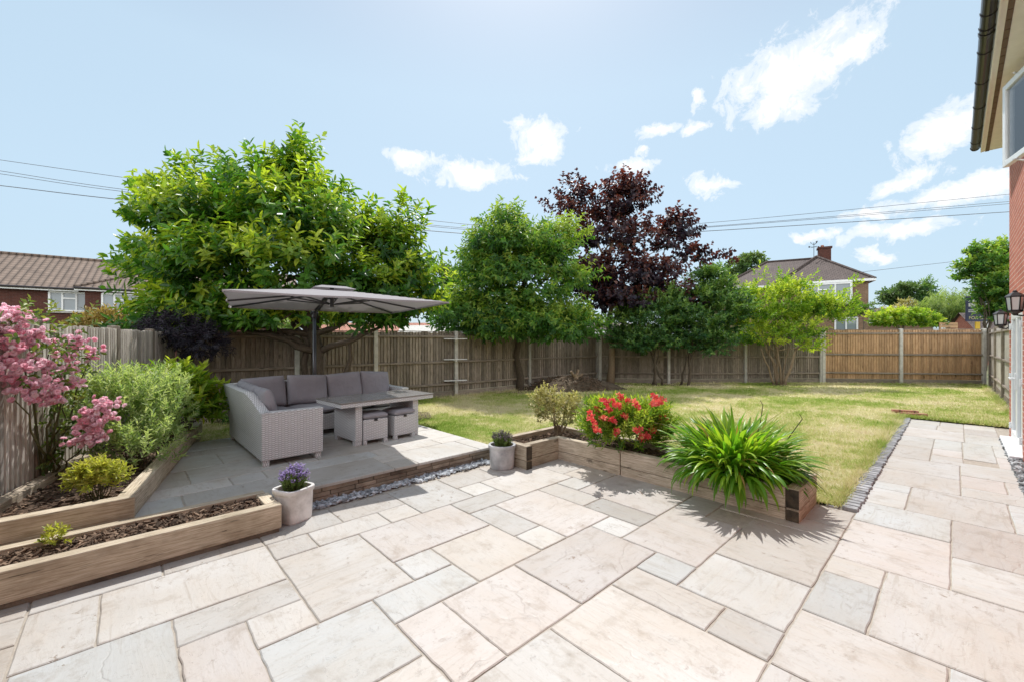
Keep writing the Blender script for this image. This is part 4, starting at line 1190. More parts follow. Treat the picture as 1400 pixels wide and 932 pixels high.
for (px,py,Y) in ((8,425,3.4),(22,432,3.4),(35,437,3.5),(10,450,3.4),(30,455,3.45),(5,470,3.35),(22,478,3.4),(40,470,3.5),(52,455,3.55),(8,492,3.35),(28,500,3.4),(45,495,3.5),(60,500,3.55),(72,505,3.6),(15,515,3.4),(35,522,3.45),(55,522,3.5),(70,530,3.55),(76,545,3.6),(62,545,3.55),(25,535,3.4),(45,540,3.45),(88,470,3.75),(98,480,3.8),(82,485,3.7),(105,465,3.8),(128,484,3.9),(92,505,3.7),(98,525,3.75),(140,548,3.85),(148,556,3.9),(132,560,3.85),(122,568,3.8),(140,572,3.85),(130,585,3.8),(118,582,3.8),(112,603,3.8),(125,600,3.8),(132,596,3.82)):
    pts.append(at(px,py,Y))
flower_heads(rose, pts, 18, .026, .024, LM['pink'], 'flower_cluster', heads=20, rad=.044, cup=.8)

# small weed clumps near the terrace edge
for (px,py,Y,lab) in ((318,575,8.2,'tuft of weeds at the far end of left bed by the dark fence'),):
    strap_plant('weed_tuft', lab, V((px-700)/570*Y, Y, .03), 40, .35, .03, LM['holly'], .15, 'weed')

# ================================================================== TREES
def tree(name, label, base, top, r0, r1, lobes, n, leaves, L, W, slen, mat, bark, up=.35, droop=0, shell=.5, ang=55, extra=None, cat='tree', targets=None, amp=.06, low=-.8, tint_h=.25, shape=(.28,.66,.85,.8), trunks=None, clump=None):
    t = empty(name, base, label, cat); O = Vector(base)
    arr = shoots(lobes, n, leaves, L, W, slen, up, droop, shell, ang, extra, low, tint_h=tint_h, clump=clump)
    arr = (arr[0]-np.array(tuple(base)),)+arr[1:]
    leaves_obj('crown', arr, mat, t, shape=shape)
    mb = MB(); tg = targets if targets is not None else [Vector(l[0])-O for l in lobes]
    limbs(mb, (0,0,-.1), Vector(top)-O, r0, r1, tg, amp=amp)
    for (b, e, ra) in (trunks or []):
        mb.tube(wiggle(Vector(b)-O, Vector(e)-O, 6, amp), [ra*1.2]+[ra*(1-.09*k) for k in range(6)], 8)
    mb.build('trunk', bark, t, smooth=True)
    return t
# cherry laurel over the sofa
Y = 9.3
lob = [LB(262,300,Y,60,52),LB(228,385,Y-.3,44,54),LB(338,290,Y,66,58),LB(408,258,Y+.2,40,46),LB(455,320,Y,70,48),LB(530,350,Y,42,50),LB(560,388,Y,36,40),LB(300,385,Y-.9,92,70),LB(410,380,Y-1.0,110,62),LB(510,405,Y-.5,76,46),LB(250,430,Y-.6,62,34),LB(340,438,Y-.4,66,28),LB(555,430,Y-.2,48,26),LB(440,430,Y-.2,74,32),LB(300,440,Y-.8,70,34),LB(385,438,Y-.9,70,32),LB(490,436,Y-.6,60,30),LB(225,440,Y-.4,42,30),LB(270,330,Y-.3,80,70),LB(400,320,Y-.6,100,80)]
ep, ed = [], []
for (px,py,dx,dz,k) in ((250,222,-.3,1,6),(345,212,0,1,5),(350,225,.2,1,4),(408,190,-.1,1,7),(425,205,.3,1,5),(395,215,-.2,1,4),(200,246,-1,.4,5),(212,264,-.8,.5,5),(200,328,-1,.3,5),(208,342,-.8,.2,4),(548,278,.1,1,6),(560,295,.4,1,5),(575,318,.6,.8,4),(590,360,.8,.5,4),(270,222,.1,1,4),(300,225,0,1,4),(470,255,.2,1,5),(500,285,.2,1,4),(590,395,1,.2,4),(225,250,-.4,.9,4),(300,245,-.2,1,5),(408,205,0,1,8),(412,220,.1,1,6),(402,235,-.2,1,5),(440,262,.4,1,5),(240,240,0,1,5),(520,300,.2,1,5),(350,238,0,1,5),(205,258,-1,.2,3),(196,326,-1,0,3)):
    for _ in range(k):
        ep.append(tuple(at(px+random.gauss(0,7), py+random.uniform(0,22), Y+random.gauss(0,.3)))); v_ = V(dx+random.gauss(0,.25), random.gauss(0,.3), dz+random.gauss(0,.15)); ed.append(tuple(v_))
tree('laurel_tree', 'large spreading laurel tree with glossy leaves behind the parasol', V(-4.15,9.25), at(425,370,9.3), .17, .09, lob, 3200, 12, .18, .074, .34, LM['laurel'], M['bark'], up=.40, droop=.22, shell=.55, ang=68, clump=(9,.40), extra=(np.array(ep), np.array(ed)), tint_h=.33,
     trunks=[(V(-4.05,9.2,.0), at(490,448,9.3), .07),(V(-4.2,9.3,.0), at(400,420,9.3), .09)])
# bushy green tree in the middle
Y = 13.4
lob = [LB(690,320,Y,42,40),LB(668,340,Y,34,40),LB(740,345,Y,44,40),LB(775,330,Y,28,30),LB(660,390,Y-.2,44,46),LB(720,390,Y-.6,62,52),LB(775,385,Y-.2,36,48),LB(640,425,Y,28,28),LB(700,435,Y-.4,62,30),LB(765,440,Y-.7,52,32),LB(660,355,Y,32,45),LB(690,442,Y-.6,54,32),LB(645,430,Y-.3,40,34),LB(735,448,Y-.8,50,28),LB(790,445,Y-.5,38,34),LB(720,350,Y-.5,60,50),LB(745,452,Y-.9,60,32),LB(680,450,Y-.7,56,30),LB(640,440,Y-.4,42,34)]
tree('drooping_green_tree', 'rounded mid green tree with drooping leaves left of the purple maple', V(.24,13.5), at(712,360,13.4), .12, .06, lob, 3700, 11, .165, .058, .34, LM['green'], M['bark'], up=.15, droop=.55, shell=.55, ang=60, tint_h=.36, clump=(12,.5))
# purple maple
Y = 15.8
lob = [LB(785,275,Y,24,28),LB(850,275,Y,36,32),LB(830,320,Y,52,44),LB(880,330,Y,46,36),LB(925,315,Y,24,26),LB(945,350,Y,34,18),LB(850,380,Y-.5,66,36),LB(905,385,Y-.3,44,30),LB(820,395,Y,32,34),LB(880,415,Y,44,26),LB(775,300,Y,18,22),LB(850,415,Y-.6,50,28),LB(925,410,Y-.4,36,26),LB(800,380,Y-.2,24,40)]
ep, ed = [], []
for (px,py,dx,dz,k) in ((778,250,0,1,4),(795,245,.1,1,4),(755,275,-.8,.7,4),(765,270,-.5,.8,3),(833,250,0,1,4),(858,245,.1,1,4),(877,247,.3,1,4),(885,262,.7,.6,3),(925,290,.2,1,5),(938,300,.6,.7,3),(952,312,.9,.4,3),(970,345,1,.3,4),(985,340,1,.3,4),(990,350,1,.1,2),(960,355,1,.1,4),(800,262,.3,.8,3)):
    for _ in range(k):
        ep.append(tuple(at(px+random.gauss(0,5), py+random.uniform(0,12), Y+random.gauss(0,.4)))); ed.append(tuple(V(dx+random.gauss(0,.3), random.gauss(0,.3), dz+random.gauss(0,.2))))
tree('purple_maple', 'tall dark purple leaved maple standing by the brown back fence', V(3.66,15.6), at(838,330,15.8), .13, .06, lob, 1750, 9, .14, .125, .40, LM['maple'], M['bark_pale'], up=.3, droop=.25, shell=.4, ang=65, clump=(8,.38), extra=(np.array(ep), np.array(ed)), shape=(.35,.62,.95,.75), tint_h=.3)
# dark evergreen shrubs under the maple
Y = 15.1
lob = [LB(885,445,Y,50,44),LB(862,455,Y,36,38),LB(910,430,Y,42,42),LB(890,470,Y-.2,46,26)]
tree('evergreen_shrub', 'dark evergreen shrub with bare twin stems under the maple, left one', V(5.2,15.0), at(895,450,15.0), .045, .03, lob, 1700, 11, .11, .052, .24, LM['holly'], M['bark'], up=.35, shell=.5, cat='shrub', clump=(10,.3), trunks=[(V(5.4,15.05), at(890,480,15), .04),(V(5.05,15.05), at(900,480,15), .035)])
lob = [LB(955,440,Y,52,54),LB(985,425,Y,40,46),LB(960,468,Y-.2,48,28),LB(970,395,Y,30,30)]
tree('evergreen_shrub', 'taller dark evergreen shrub right of the maple with leaning stem', V(6.35,15.1), at(950,440,15.1), .05, .03, lob, 2000, 11, .11, .052, .24, LM['holly'], M['bark'], up=.35, shell=.5, cat='shrub', clump=(10,.3), trunks=[(V(6.1,15.1), at(940,480,15), .04)])
# loose bright shrub on the right
Y = 15.2
lob = [LB(1030,430,Y,34,36),LB(1065,420,Y,36,34),LB(1045,465,Y,44,26),LB(1090,450,Y,30,26),LB(1120,425,Y,28,20),LB(1140,440,Y,22,18),LB(1015,400,Y,22,16),LB(1085,400,Y,20,14),LB(1150,418,Y,16,14),LB(1060,385,Y+.2,14,14),LB(1105,475,Y,18,16)]
ep, ed = [], []
for (px,py,dx,dz) in ((1105,395,.8,.8),(1112,385,.8,.8),(1100,400,.6,.7),(1030,392,.1,1),(1060,385,.2,1),(1075,382,.4,1),(1150,400,.7,.6),(1165,415,1,.2),(1168,390,.7,.8),(1155,408,.8,.6),(1125,412,.9,.4),(1000,385,-.2,1),(1035,375,.2,1)):
    for _ in range(4):
        ep.append(tuple(at(px+random.gauss(0,5), py+random.gauss(6,6), Y+random.gauss(0,.3)))); ed.append(tuple(V(dx+random.gauss(0,.2), random.gauss(0,.2), dz)))
tree('leggy_shrub', 'bright green leggy shrub with several pale bare stems beside orange fence', V(9.75,15.3), at(1062,470,15.2), .05, .035, lob, 1150, 11, .13, .05, .32, LM['bright'], M['bark_pale'], up=.45, shell=.4, cat='shrub', clump=(9,.3), extra=(np.array(ep), np.array(ed)),
     trunks=[(V(9.7,15.25), at(1048,462,15.2), .04),(V(9.8,15.2), at(1058,455,15.2), .035),(V(9.95,15.2), at(1088,478,15.2), .05),(V(9.9,15.25), at(1078,470,15.2), .03),(V(9.6,15.25), at(1040,475,15.2), .035),(at(1088,478,15.2), at(1112,455,15.2), .04)], amp=.04)
# dark acer leaning over the corner of the fence
lob = [LB(245,455,7.6,38,22),LB(278,470,7.5,26,18),LB(215,450,7.6,18,14)]
tree('dark_acer', 'feathery near black acer in the dark fence corner below the laurel', at(255,590,7.7), at(250,470,7.6), .035, .025, lob, 520, 12, .085, .014, .16, LM['acer'], M['bark'], up=.05, droop=.5, shell=.35, cat='shrub', tint_h=.1)
# shrub showing over the left fence
lob = [LB(140,445,9.0,40,14),LB(165,440,9.2,26,12),LB(112,450,9.0,16,10)]
tree('bronze_shrub', 'straw and bronze coloured shrub showing above the left fence', V(-8.8,9.0), at(140,450,9.0), .04, .03, lob, 240, 9, .10, .03, .16, LM['bronze'], M['bark'], up=.5, shell=.3, cat='shrub')

# background trees beyond the fences
def far_tree(name, label, lobes, n, L, W, mat, base, top, r=.2, cat='tree', droop=.1, up=.3, leaves=9, slen=.6, extra=None):
    return tree(name, label, base, top, r, r*.5, lobes, n, leaves, L, W, slen, mat, M['bark'], up=up, droop=droop, shell=.45, extra=extra, cat=cat, amp=.05, clump=(9,slen*.55))
GT = 'trees beyond the back fence'
Y = 30; far_tree('broadleaf_tree', 'rounded green tree left behind the brown roofed house', [LB(1010,372,48,26,20),LB(1030,365,48,22,16),LB(990,385,48,20,16)], 420, .34, .2, LM['far'], V(26,48), at(1010,380,48), .3)
far_tree('broadleaf_tree', 'grey green tree between laurel and drooping tree beyond the fence', [LB(605,390,34,24,36),LB(630,400,34,24,30),LB(595,425,34,18,22)], 460, .30, .16, LM['far'], V(-5.6,34), at(605,410,34), .25)
far_tree('bright_shrub', 'yellow green leafy shrub poking up left of the drooping tree', [LB(622,398,16.5,20,24),LB(605,420,16.5,16,24),LB(640,385,16.5,12,14)], 170, .13, .05, LM['bright'], V(-2.3,16.5), at(620,420,16.5), .05, slen=.3)
far_tree('broadleaf_tree', 'dark bushy tree left of the conifer in the far right distance', [LB(1235,405,52,26,18),LB(1255,398,52,16,14),LB(1225,415,52,16,14)], 420, .36, .2, LM['far'], V(49,52), at(1238,415,52), .3)
# conifer
t = empty('conifer', V(50.5,50), 'narrow pointed dark conifer in the far right distance', 'tree')
lob = [LB(1268,390+k*9,50,3+k*2.6,8) for k in range(6)]
arr = shoots(lob, 300, 9, .36, .12, .5, .25, .15, .3); arr = (arr[0]-np.array(tuple(t.location)),)+arr[1:]
leaves_obj('crown', arr, LM['holly'], t); mb = MB(); mb.tube([(0,0,-.1),at(1268,386,50)-Vector(t.location)], [.25,.04], 8); mb.build('trunk', M['bark'], t)
# willow
lob = [LB(1300,420,38,26,22),LB(1285,428,38,20,18),LB(1318,425,38,16,20)]
far_tree('weeping_willow', 'pale green weeping willow beyond the right end of the orange fence', lob, 520, .42, .05, LM['willow'], V(40,38), at(1300,420,38), .25, droop=1.3, up=.1, leaves=12, slen=.9)
lob = [LB(1350,360,24,26,26),LB(1336,378,24,22,20),LB(1368,390,24,24,36),LB(1362,415,24,20,18),LB(1330,365,24,14,12),LB(1358,395,23.6,26,30),LB(1372,425,23.6,22,20),LB(1378,360,24,22,30)]
far_tree('broadleaf_tree', 'leafy green tree overhanging the estate agent board beside the house', lob, 1500, .20, .10, LM['green'], V(27.4,24.2), at(1355,390,24), .09, slen=.4)
lob = [LB(1235,438,21,46,14),LB(1215,436,21,26,12),LB(1262,440,21,24,10)]
far_tree('clipped_hedge', 'bright green clipped hedge just above the orange fence', lob, 900, .13, .065, LM['bright'], V(19.7,21), at(1235,445,21), .06, cat='hedge', slen=.22)
lob = [LB(1225,428,30,18,8),LB(1240,420,30,10,10)]
far_tree('straw_shrub', 'straw coloured feathery shrub rising behind the clipped hedge', lob, 120, .2, .06, LM['varieg'], V(27.9,30), at(1230,430,30), .06, cat='shrub', slen=.3)
far_tree('small_bush', 'small dark bush against the lower wall of the brown roofed house', [LB(1180,430,26,14,16)], 90, .16, .08, LM['far'], V(21.9,26), at(1180,435,26), .05, cat='shrub', slen=.3)
lob = [LB(x,455,26,42,16) for x in (690,750,810,870,930,990)]
far_tree('boundary_hedge', 'dark hedge glimpsed over the back fence between the middle trees', lob, 700, .16, .08, LM['far'], V(6,26), at(840,455,26), .06, cat='hedge', slen=.3)
lob = [LB(430,440,20,26,12),LB(395,446,20,20,10)]
far_tree('small_bush', 'small pale bush in the next garden seen under the laurel', lob, 130, .16, .08, LM['willow'], V(-10,20), at(425,446,20), .05, cat='shrub', slen=.3)

# ================================================================== NEIGHBOURING HOUSES
def vx(o, d, n, a, b, z):  # point along facade d by a, behind by b
    return Vector((o[0]+d[0]*a+n[0]*b, o[1]+d[1]*a+n[1]*b, z))
def W3(p): q = V(p.x, p.y, p.z); return q
def wallq(mb, p, q, z0, z1):
    L = (Vector(q)-Vector(p)).length
    mb.quad([W3(Vector((p.x,p.y,z0))), W3(Vector((q.x,q.y,z0))), W3(Vector((q.x,q.y,z1))), W3(Vector((p.x,p.y,z1)))], [(0,z0),(L,z0),(L,z1),(0,z1)], .5)
def roofq(mb, pts):
    """planar roof polygon with texture laid out from its eave (first edge)"""
    P = [W3(p) for p in pts]; e = (P[1]-P[0]).normalized(); nn = (P[1]-P[0]).cross(P[-1]-P[0]).normalized(); up = nn.cross(e)
    mb.quad(P, [((p-P[0]).dot(e)+P[0].x*.37, (p-P[0]).dot(up)) for p in P], .5)
def house_window(parent, o, d, n, a0, a1, z0, z1, bars, name='window', lead=False, toplight=True):
    w = MB(); t = .06
    c = lambda a, b, z: W3(vx(o,d,n,a,b,z))
    def br(a0_, z0_, a1_, z1_, th=.07):
        w.bar(c(a0_,-.04,z0_), c(a1_,-.04,z1_), th, th)
    br(a0,z0,a1,z0,.09); br(a0,z1,a1,z1,.09); br(a0,z0,a0,z1,.09); br(a1,z0,a1,z1,.09)
    for b in bars: br(b,z0,b,z1,.08)
    if toplight and len(bars) > 1: br(bars[0], z1-(z1-z0)*.32, bars[1], z1-(z1-z0)*.32, .07)
    fo = w.build(name, M['upvc'], parent)
    g = MB(); g.quad([c(a0,-.012,z0),c(a1,-.012,z0),c(a1,-.012,z1),c(a0,-.012,z1)], [(0,0),(1,0),(1,1),(0,1)], .5)
    g.build('pane', M['glass'], fo)
    s = MB(); s.bar(c(a0-.08,-.07,z0-.10), c(a1+.08,-.07,z0-.10), .14, .06); s.build('sill', M['concrete'], fo)
    return fo
# left house
HL = empty('brick_house', (0,0,0), 'dark brick house with brown pantile roof beyond the left fence', 'house')
d = Vector((.815,.58)).normalized(); n_ = Vector((-d.y,d.x)); o = (-27,22)
EZ, RZ = 4.55, 6.72
mb = MB()
P = lambda a,b,z=0: vx(o,d,n_,a,b,z)
wallq(mb, P(-8,0), P(14,0), -.1, EZ); wallq(mb, P(14,0), P(14,7), -.1, EZ); wallq(mb, P(14,7), P(-8,7), -.1, EZ); wallq(mb, P(-8,7), P(-8,0), -.1, EZ)
wallq(mb, P(3.35,-1.0), P(8.0,-1.0), -.1, EZ); wallq(mb, P(3.35,0), P(3.35,-1.0), -.1, EZ); wallq(mb, P(8.0,-1), P(8.0,0), -.1, EZ)
mb.build('wall', M['brick_dark'], HL)
mb = MB()
roofq(mb, [P(-8.4,-.35,EZ-.05), P(14.4,-.35,EZ-.05), P(14.4,3.5,RZ), P(-8.4,3.5,RZ)])
roofq(mb, [P(14.4,7.35,EZ-.05), P(-8.4,7.35,EZ-.05), P(-8.4,3.5,RZ), P(14.4,3.5,RZ)])
WZ = EZ-.02
roofq(mb, [P(3.0,-1.35,WZ), P(8.35,-1.35,WZ), P(5.68,1.1,WZ+1.35)])
roofq(mb, [P(3.0,1.2,WZ+.02), P(3.0,-1.35,WZ), P(5.68,1.1,WZ+1.35), P(5.68,2.2,WZ+1.36)])
roofq(mb, [P(8.35,-1.35,WZ), P(8.35,1.2,WZ+.02), P(5.68,2.2,WZ+1.36), P(5.68,1.1,WZ+1.35)])
rf = mb.build('roof', M['pantile'], HL)
mb = MB(); mb.tube([W3(P(-8.4,3.5,RZ+.02)), W3(P(14.4,3.5,RZ+.02))], .10, 8)
for q in ((3.0,-1.35),(8.35,-1.35)): mb.tube([W3(P(q[0],q[1],WZ+.03)), W3(P(5.68,1.1,WZ+1.38))], .08, 8)
mb.build('ridge_tiles', M['pantile'], rf)
mb = MB(); mb.bar(W3(P(-8.4,-.38,EZ-.12)), W3(P(2.98,-.38,EZ-.12)), .03, .14); mb.bar(W3(P(3.0,-1.38,EZ-.12)), W3(P(8.35,-1.38,EZ-.12)), .03, .14); mb.build('fascia', M['upvc'], HL)
mb = MB(); mb.tube([W3(P(-8.4,-.46,EZ-.06)), W3(P(2.95,-.46,EZ-.06))], .06, 8); mb.tube([W3(P(3.0,-1.46,EZ-.06)), W3(P(8.35,-1.46,EZ-.06))], .06, 8); mb.build('gutter', M['gutter'], HL)
house_window(HL, o, d, n_, 1.78, 3.28, 3.30, 4.32, [2.28,2.83])
o2 = (o[0]-n_.x*1.0, o[1]-n_.y*1.0)
house_window(HL, o2, d, n_, 4.05, 5.55, 3.25, 4.28, [4.55,5.05])
house_window(HL, o, d, n_, -3.2, -1.6, 3.30, 4.32, [-2.7,-2.1])

# house beyond the orange fence
HR = empty('brick_house', (0,0,0), 'house with dark hipped roof, white upstairs window and chimney beyond orange fence', 'house')
n_ = Vector((.47,.883)).normalized(); d = Vector((n_.y,-n_.x)); o = (24.2-d.x*5.2, 28-d.y*5.2)
EZ = 5.80; AZ = 7.95
P = lambda a,b,z=0: vx(o,d,n_,a,b,z)
mb = MB()
wallq(mb, P(0,0), P(5.0,0), -.1, EZ); wallq(mb, P(5.0,0), P(5.0,9), -.1, EZ); wallq(mb, P(0,1.0), P(0,0), -.1, EZ); wallq(mb, P(-3.9,1.0), P(0,1.0), -.1, EZ); wallq(mb, P(-3.9,8.5), P(-3.9,1.0), -.1, EZ)
mb.build('wall', M['brick_brown'], HR)
mb = MB(); e = .3
roofq(mb, [P(-e,-e,EZ-.05), P(5+e,-e,EZ-.05), P(2.5,2.5,AZ)])
roofq(mb, [P(5+e,-e,EZ-.05), P(5+e,9.3,EZ-.05), P(2.5,6.5,AZ), P(2.5,2.5,AZ)])
roofq(mb, [P(-e,5,EZ-.05), P(-e,-e,EZ-.05), P(2.5,2.5,AZ), P(2.5,5,AZ)])
roofq(mb, [P(-4.2,.7,EZ-.05), P(3.0,.7,EZ-.05), P(2.5,4.7,AZ+.22), P(-.6,4.7,AZ+.22)])
roofq(mb, [P(-4.2,8.8,EZ-.05), P(-4.2,.7,EZ-.05), P(-.6,4.7,AZ+.22)])
roofq(mb, [P(5,9.3,EZ-.05), P(-4.2,8.8,EZ-.05), P(-.6,4.7,AZ+.22), P(2.5,4.7,AZ+.22)])
rf = mb.build('roof', M['plaintile'], HR)
mb = MB()
for a, b in ((P(-e,-e,EZ-.03),P(2.5,2.5,AZ+.02)),(P(5+e,-e,EZ-.03),P(2.5,2.5,AZ+.02)),(P(-4.2,.7,EZ-.03),P(-.6,4.7,AZ+.24)),(P(-.6,4.7,AZ+.24),P(2.5,4.7,AZ+.24)),(P(2.5,2.5,AZ+.02),P(2.5,4.7,AZ+.2))):
    mb.tube([W3(a), W3(b)], .09, 8)
mb.build('ridge_tiles', M['plaintile'], rf)
ch = MB(); cc = P(3.05,3.0,0)
Mx = frame((V(d.x,d.y)).xy)
ch.box(W3(Vector((cc.x,cc.y,8.05))), (.75,.6,1.1), Mx, grain=0); ch.box(W3(Vector((cc.x,cc.y,8.63))), (.88,.73,.14), Mx)
cho = ch.build('chimney', M['brick_dark'], rf)
mb = MB(); mb.tube([W3(Vector((cc.x-.15,cc.y,8.7))), W3(Vector((cc.x-.15,cc.y,8.85)))], [.12,.10], 10); mb.build('chimney_pot', M['redtile'], cho)
wv = MB(); wp = P(2.35,2.6,0); s = lambda x, z: W3(Vector((wp.x+x, wp.y, z)))
wv.tube([s(0,AZ), s(0,9.05)], .018, 6); wv.tube([s(-.35,8.72), s(.35,8.72)], .014, 6); wv.tube([W3(Vector((wp.x,wp.y-.3,8.72))), W3(Vector((wp.x,wp.y+.3,8.72)))], .014, 6)
for x in (-.35,.35): wv.box(s(x,8.72), (.10,.02,.12), Matrix.Rotation(-YAW,3,'Z'))
wv.poly([s(-.25,9.0),s(-.12,8.95),s(.05,8.94),s(.16,9.02),s(.13,9.12),s(.24,9.2),s(.30,9.12),s(.22,9.02),s(.08,8.9),s(-.1,8.9),s(-.28,9.12)], .5)
wv.build('weather_vane', M['iron'], rf)
mb = MB(); mb.bar(W3(P(-e,-e-.02,EZ-.10)), W3(P(5+e,-e-.02,EZ-.10)), .03, .16); mb.bar(W3(P(5+e+.02,-e,EZ-.10)), W3(P(5+e+.02,9,EZ-.10)), .03, .16); mb.bar(W3(P(-4.2,.68,EZ-.10)), W3(P(-.3,.68,EZ-.10)), .03, .16); mb.build('fascia', M['upvc'], HR)
# white projecting upstairs bay
mb = MB(); Mx2 = frame(V(d.x,d.y).xy); c = P(2.65,-.12,4.85); mb.box(W3(c), (2.9,.30,1.62), Mx2); bay = mb.build('bay_panel', M['upvc'], HR)
ob = (o[0]-n_.x*.28, o[1]-n_.y*.28)
house_window(HR, ob, d, n_, 1.35, 4.0, 4.35, 5.55, [2.2,3.15])
mb = MB(); c = P(2.8,-.35,4.05); mb.box(W3(c), (3.4,.9,.10), Mx2); mb.build('canopy_roof', M['plaintile'], HR)
house_window(HR, o, d, n_, 3.2, 4.4, 2.2, 3.2, [3.8])
# low side roof left of that house
t = empty('garage', (0,0,0), 'low tiled outbuilding roof left of the brown roofed house', 'garage')
og = (18.2,40); P2 = lambda a,b,z=0: vx(og,d,n_,a,b,z)
mb = MB(); wallq(mb, P2(0,0), P2(5,0), -.1, 5.6); wallq(mb, P2(0,5), P2(0,0), -.1, 5.6); mb.build('wall', M['brick_brown'], t)
mb = MB(); roofq(mb, [P2(-.3,-.3,5.6), P2(5.3,-.3,5.6), P2(5.3,2.5,7.4), P2(-.3,2.5,7.4)]); roofq(mb, [P2(5.3,5.3,5.6), P2(-.3,5.3,5.6), P2(-.3,2.5,7.4), P2(5.3,2.5,7.4)]); mb.build('roof', M['plaintile'], t)
# roofs glimpsed under the laurel and beside the drooping tree
def low_house(name, label, xy, dd, L, dep, ez, rz, roof, wallm):
    t = empty(name, (0,0,0), label, 'house'); dv = Vector(dd).normalized(); nv = Vector((-dv.y,dv.x))
    Pq = lambda a,b,z=0: vx(xy,dv,nv,a,b,z)
    mb = MB(); wallq(mb,Pq(0,0),Pq(L,0),-.1,ez); wallq(mb,Pq(L,0),Pq(L,dep),-.1,ez); wallq(mb,Pq(0,dep),Pq(0,0),-.1,ez); 
    for a in (0,L): mb.quad([W3(Pq(a,0,ez)),W3(Pq(a,dep,ez)),W3(Pq(a,dep/2,rz))],[(0,ez),(dep,ez),(dep/2,rz)],.5)
    mb.build('wall', wallm, t)
    mb = MB(); roofq(mb,[Pq(-.2,-.25,ez-.05),Pq(L+.2,-.25,ez-.05),Pq(L+.2,dep/2,rz),Pq(-.2,dep/2,rz)]); roofq(mb,[Pq(L+.2,dep+.25,ez-.05),Pq(-.2,dep+.25,ez-.05),Pq(-.2,dep/2,rz),Pq(L+.2,dep/2,rz)])
    mb.build('roof', roof, t)
    mb = MB(); mb.bar(W3(Pq(-.2,-.28,ez-.1)), W3(Pq(L+.2,-.28,ez-.1)), .03, .14); mb.build('fascia', M['upvc'], t)
    return t
low_house('outbuilding', 'outbuilding with red tiled roof glimpsed under the laurel leaves', (-12.2,24), (1,.05), 7.0, 4, 1.9, 2.75, M['redtile'], M['brick_dark'])
low_house('outbuilding', 'small outbuilding with pale grey roof right of the laurel trunk', (-5.6,21), (1,.1), 2.4, 3, 1.95, 2.45, M['concrete'], M['brick_brown'])
low_house('outbuilding', 'white eaved outbuilding glimpsed behind the maple trunk', (4.2,24), (1,0), 3.0, 3, 2.2, 2.7, M['plaintile'], M['brick_brown'])
low_house('brick_outbuilding', 'red brick gable wall behind the estate agent board', (33.9,30.5), (.9,-.3), 6.0, 2.8, 2.5, 3.75, M['plaintile'], M['brick_red'])
low_house('outbuilding', 'low dark roofed house between far trees and the clipped hedge', (37.2,44), (1,-.2), 6.0, 5, 3.6, 5.2, M['plaintile'], M['brick_brown'])
# trellis panel beyond the orange fence
t = empty('timber_screen', V(21.5,20.5), 'orange timber screen top behind the back fence near the hedge', 'screen'); O = Vector(t.location)
mb = MB()
for z in (2.0,2.16,2.32,2.46): mb.bar(at(1284,450,20.5)*1-O+Vector((0,0,z-at(1284,450,20.5).z)), at(1309,450,20.5)-O+Vector((0,0,z-at(1309,450,20.5).z)), .03, .12)
mb.build('slats', M['fence_new'], t); mb = MB()
for px in (1285,1308): q = at(px,450,20.55)-O; mb.bar(Vector((q.x,q.y,0)), Vector((q.x,q.y,2.5)), .08, .08)
mb.build('posts', M['fence_new'], t)

# estate agent board
def text_mesh(txt, size, name, mat, parent, loc, rot, ext=.004):
    cu = bpy.data.curves.new('lettering', 'FONT'); cu.body = txt; cu.size = size; cu.extrude = ext; cu.align_x = 'LEFT'
    tmp = bpy.data.objects.new('lettering', cu); COL.objects.link(tmp)
    bpy.context.view_layer.update()
    me = bpy.data.meshes.new_from_object(tmp.evaluated_get(bpy.context.evaluated_depsgraph_get()))
    bpy.data.objects.remove(tmp); bpy.data.curves.remove(cu)
    me.materials.clear(); me.materials.append(mat)
    o = bpy.data.objects.new(name, me); COL.objects.link(o); o.parent = parent; o.location = loc; o.rotation_euler = rot
    return o
YS = 25.6
sb = at(1344,466,YS)
sg = empty('sale_board', (sb.x,sb.y,-.22), 'navy for sale board on a yellow sleeved post above the fence corner', 'sign', rz=-(math.pi/2-YAW)+R(-8)); sg.scale = (1.16,1.16,1.16)
mb = MB(); mb.box((0,0,3.28), (1.62,.03,1.32)); mb.build('board', M['navy'], sg)
random.seed(3)
for (z, h, x1) in ((3.74,.17,.75),(3.48,.17,.78),(3.21,.05,.62),(3.12,.05,.5)):
    x = -.70; mb = MB()
    while x < x1-.7+.65:
        w = random.uniform(.07,.13) if h > .1 else random.uniform(.04,.06)
        mb.box((x+w/2, -.019, z), (w*.8, .006, h), Matrix.Rotation(0,3,'Y')); x += w
    mb.build('faded_strokes', M['white_letter'], sg)   # letters too blurred to read: plain light strokes
text_mesh('FOR SALE', .23, 'lettering', M['yellow_letter'], sg, (-.68,-.02,2.72), (R(90),0,0))
mb = MB(); mb.box((.1,.03,1.3), (.09,.06,2.7)); mb.build('post', M['pole_wood'], sg)
mb = MB(); mb.box((-.28,-.03,2.38), (.20,.05,.42)); mb.build('sleeve', M['yellow'], sg)
mb = MB(); mb.box((.14,-.03,2.40), (.10,.05,.40)); mb.build('sleeve', M['white_letter'], sg)
random.seed(21)

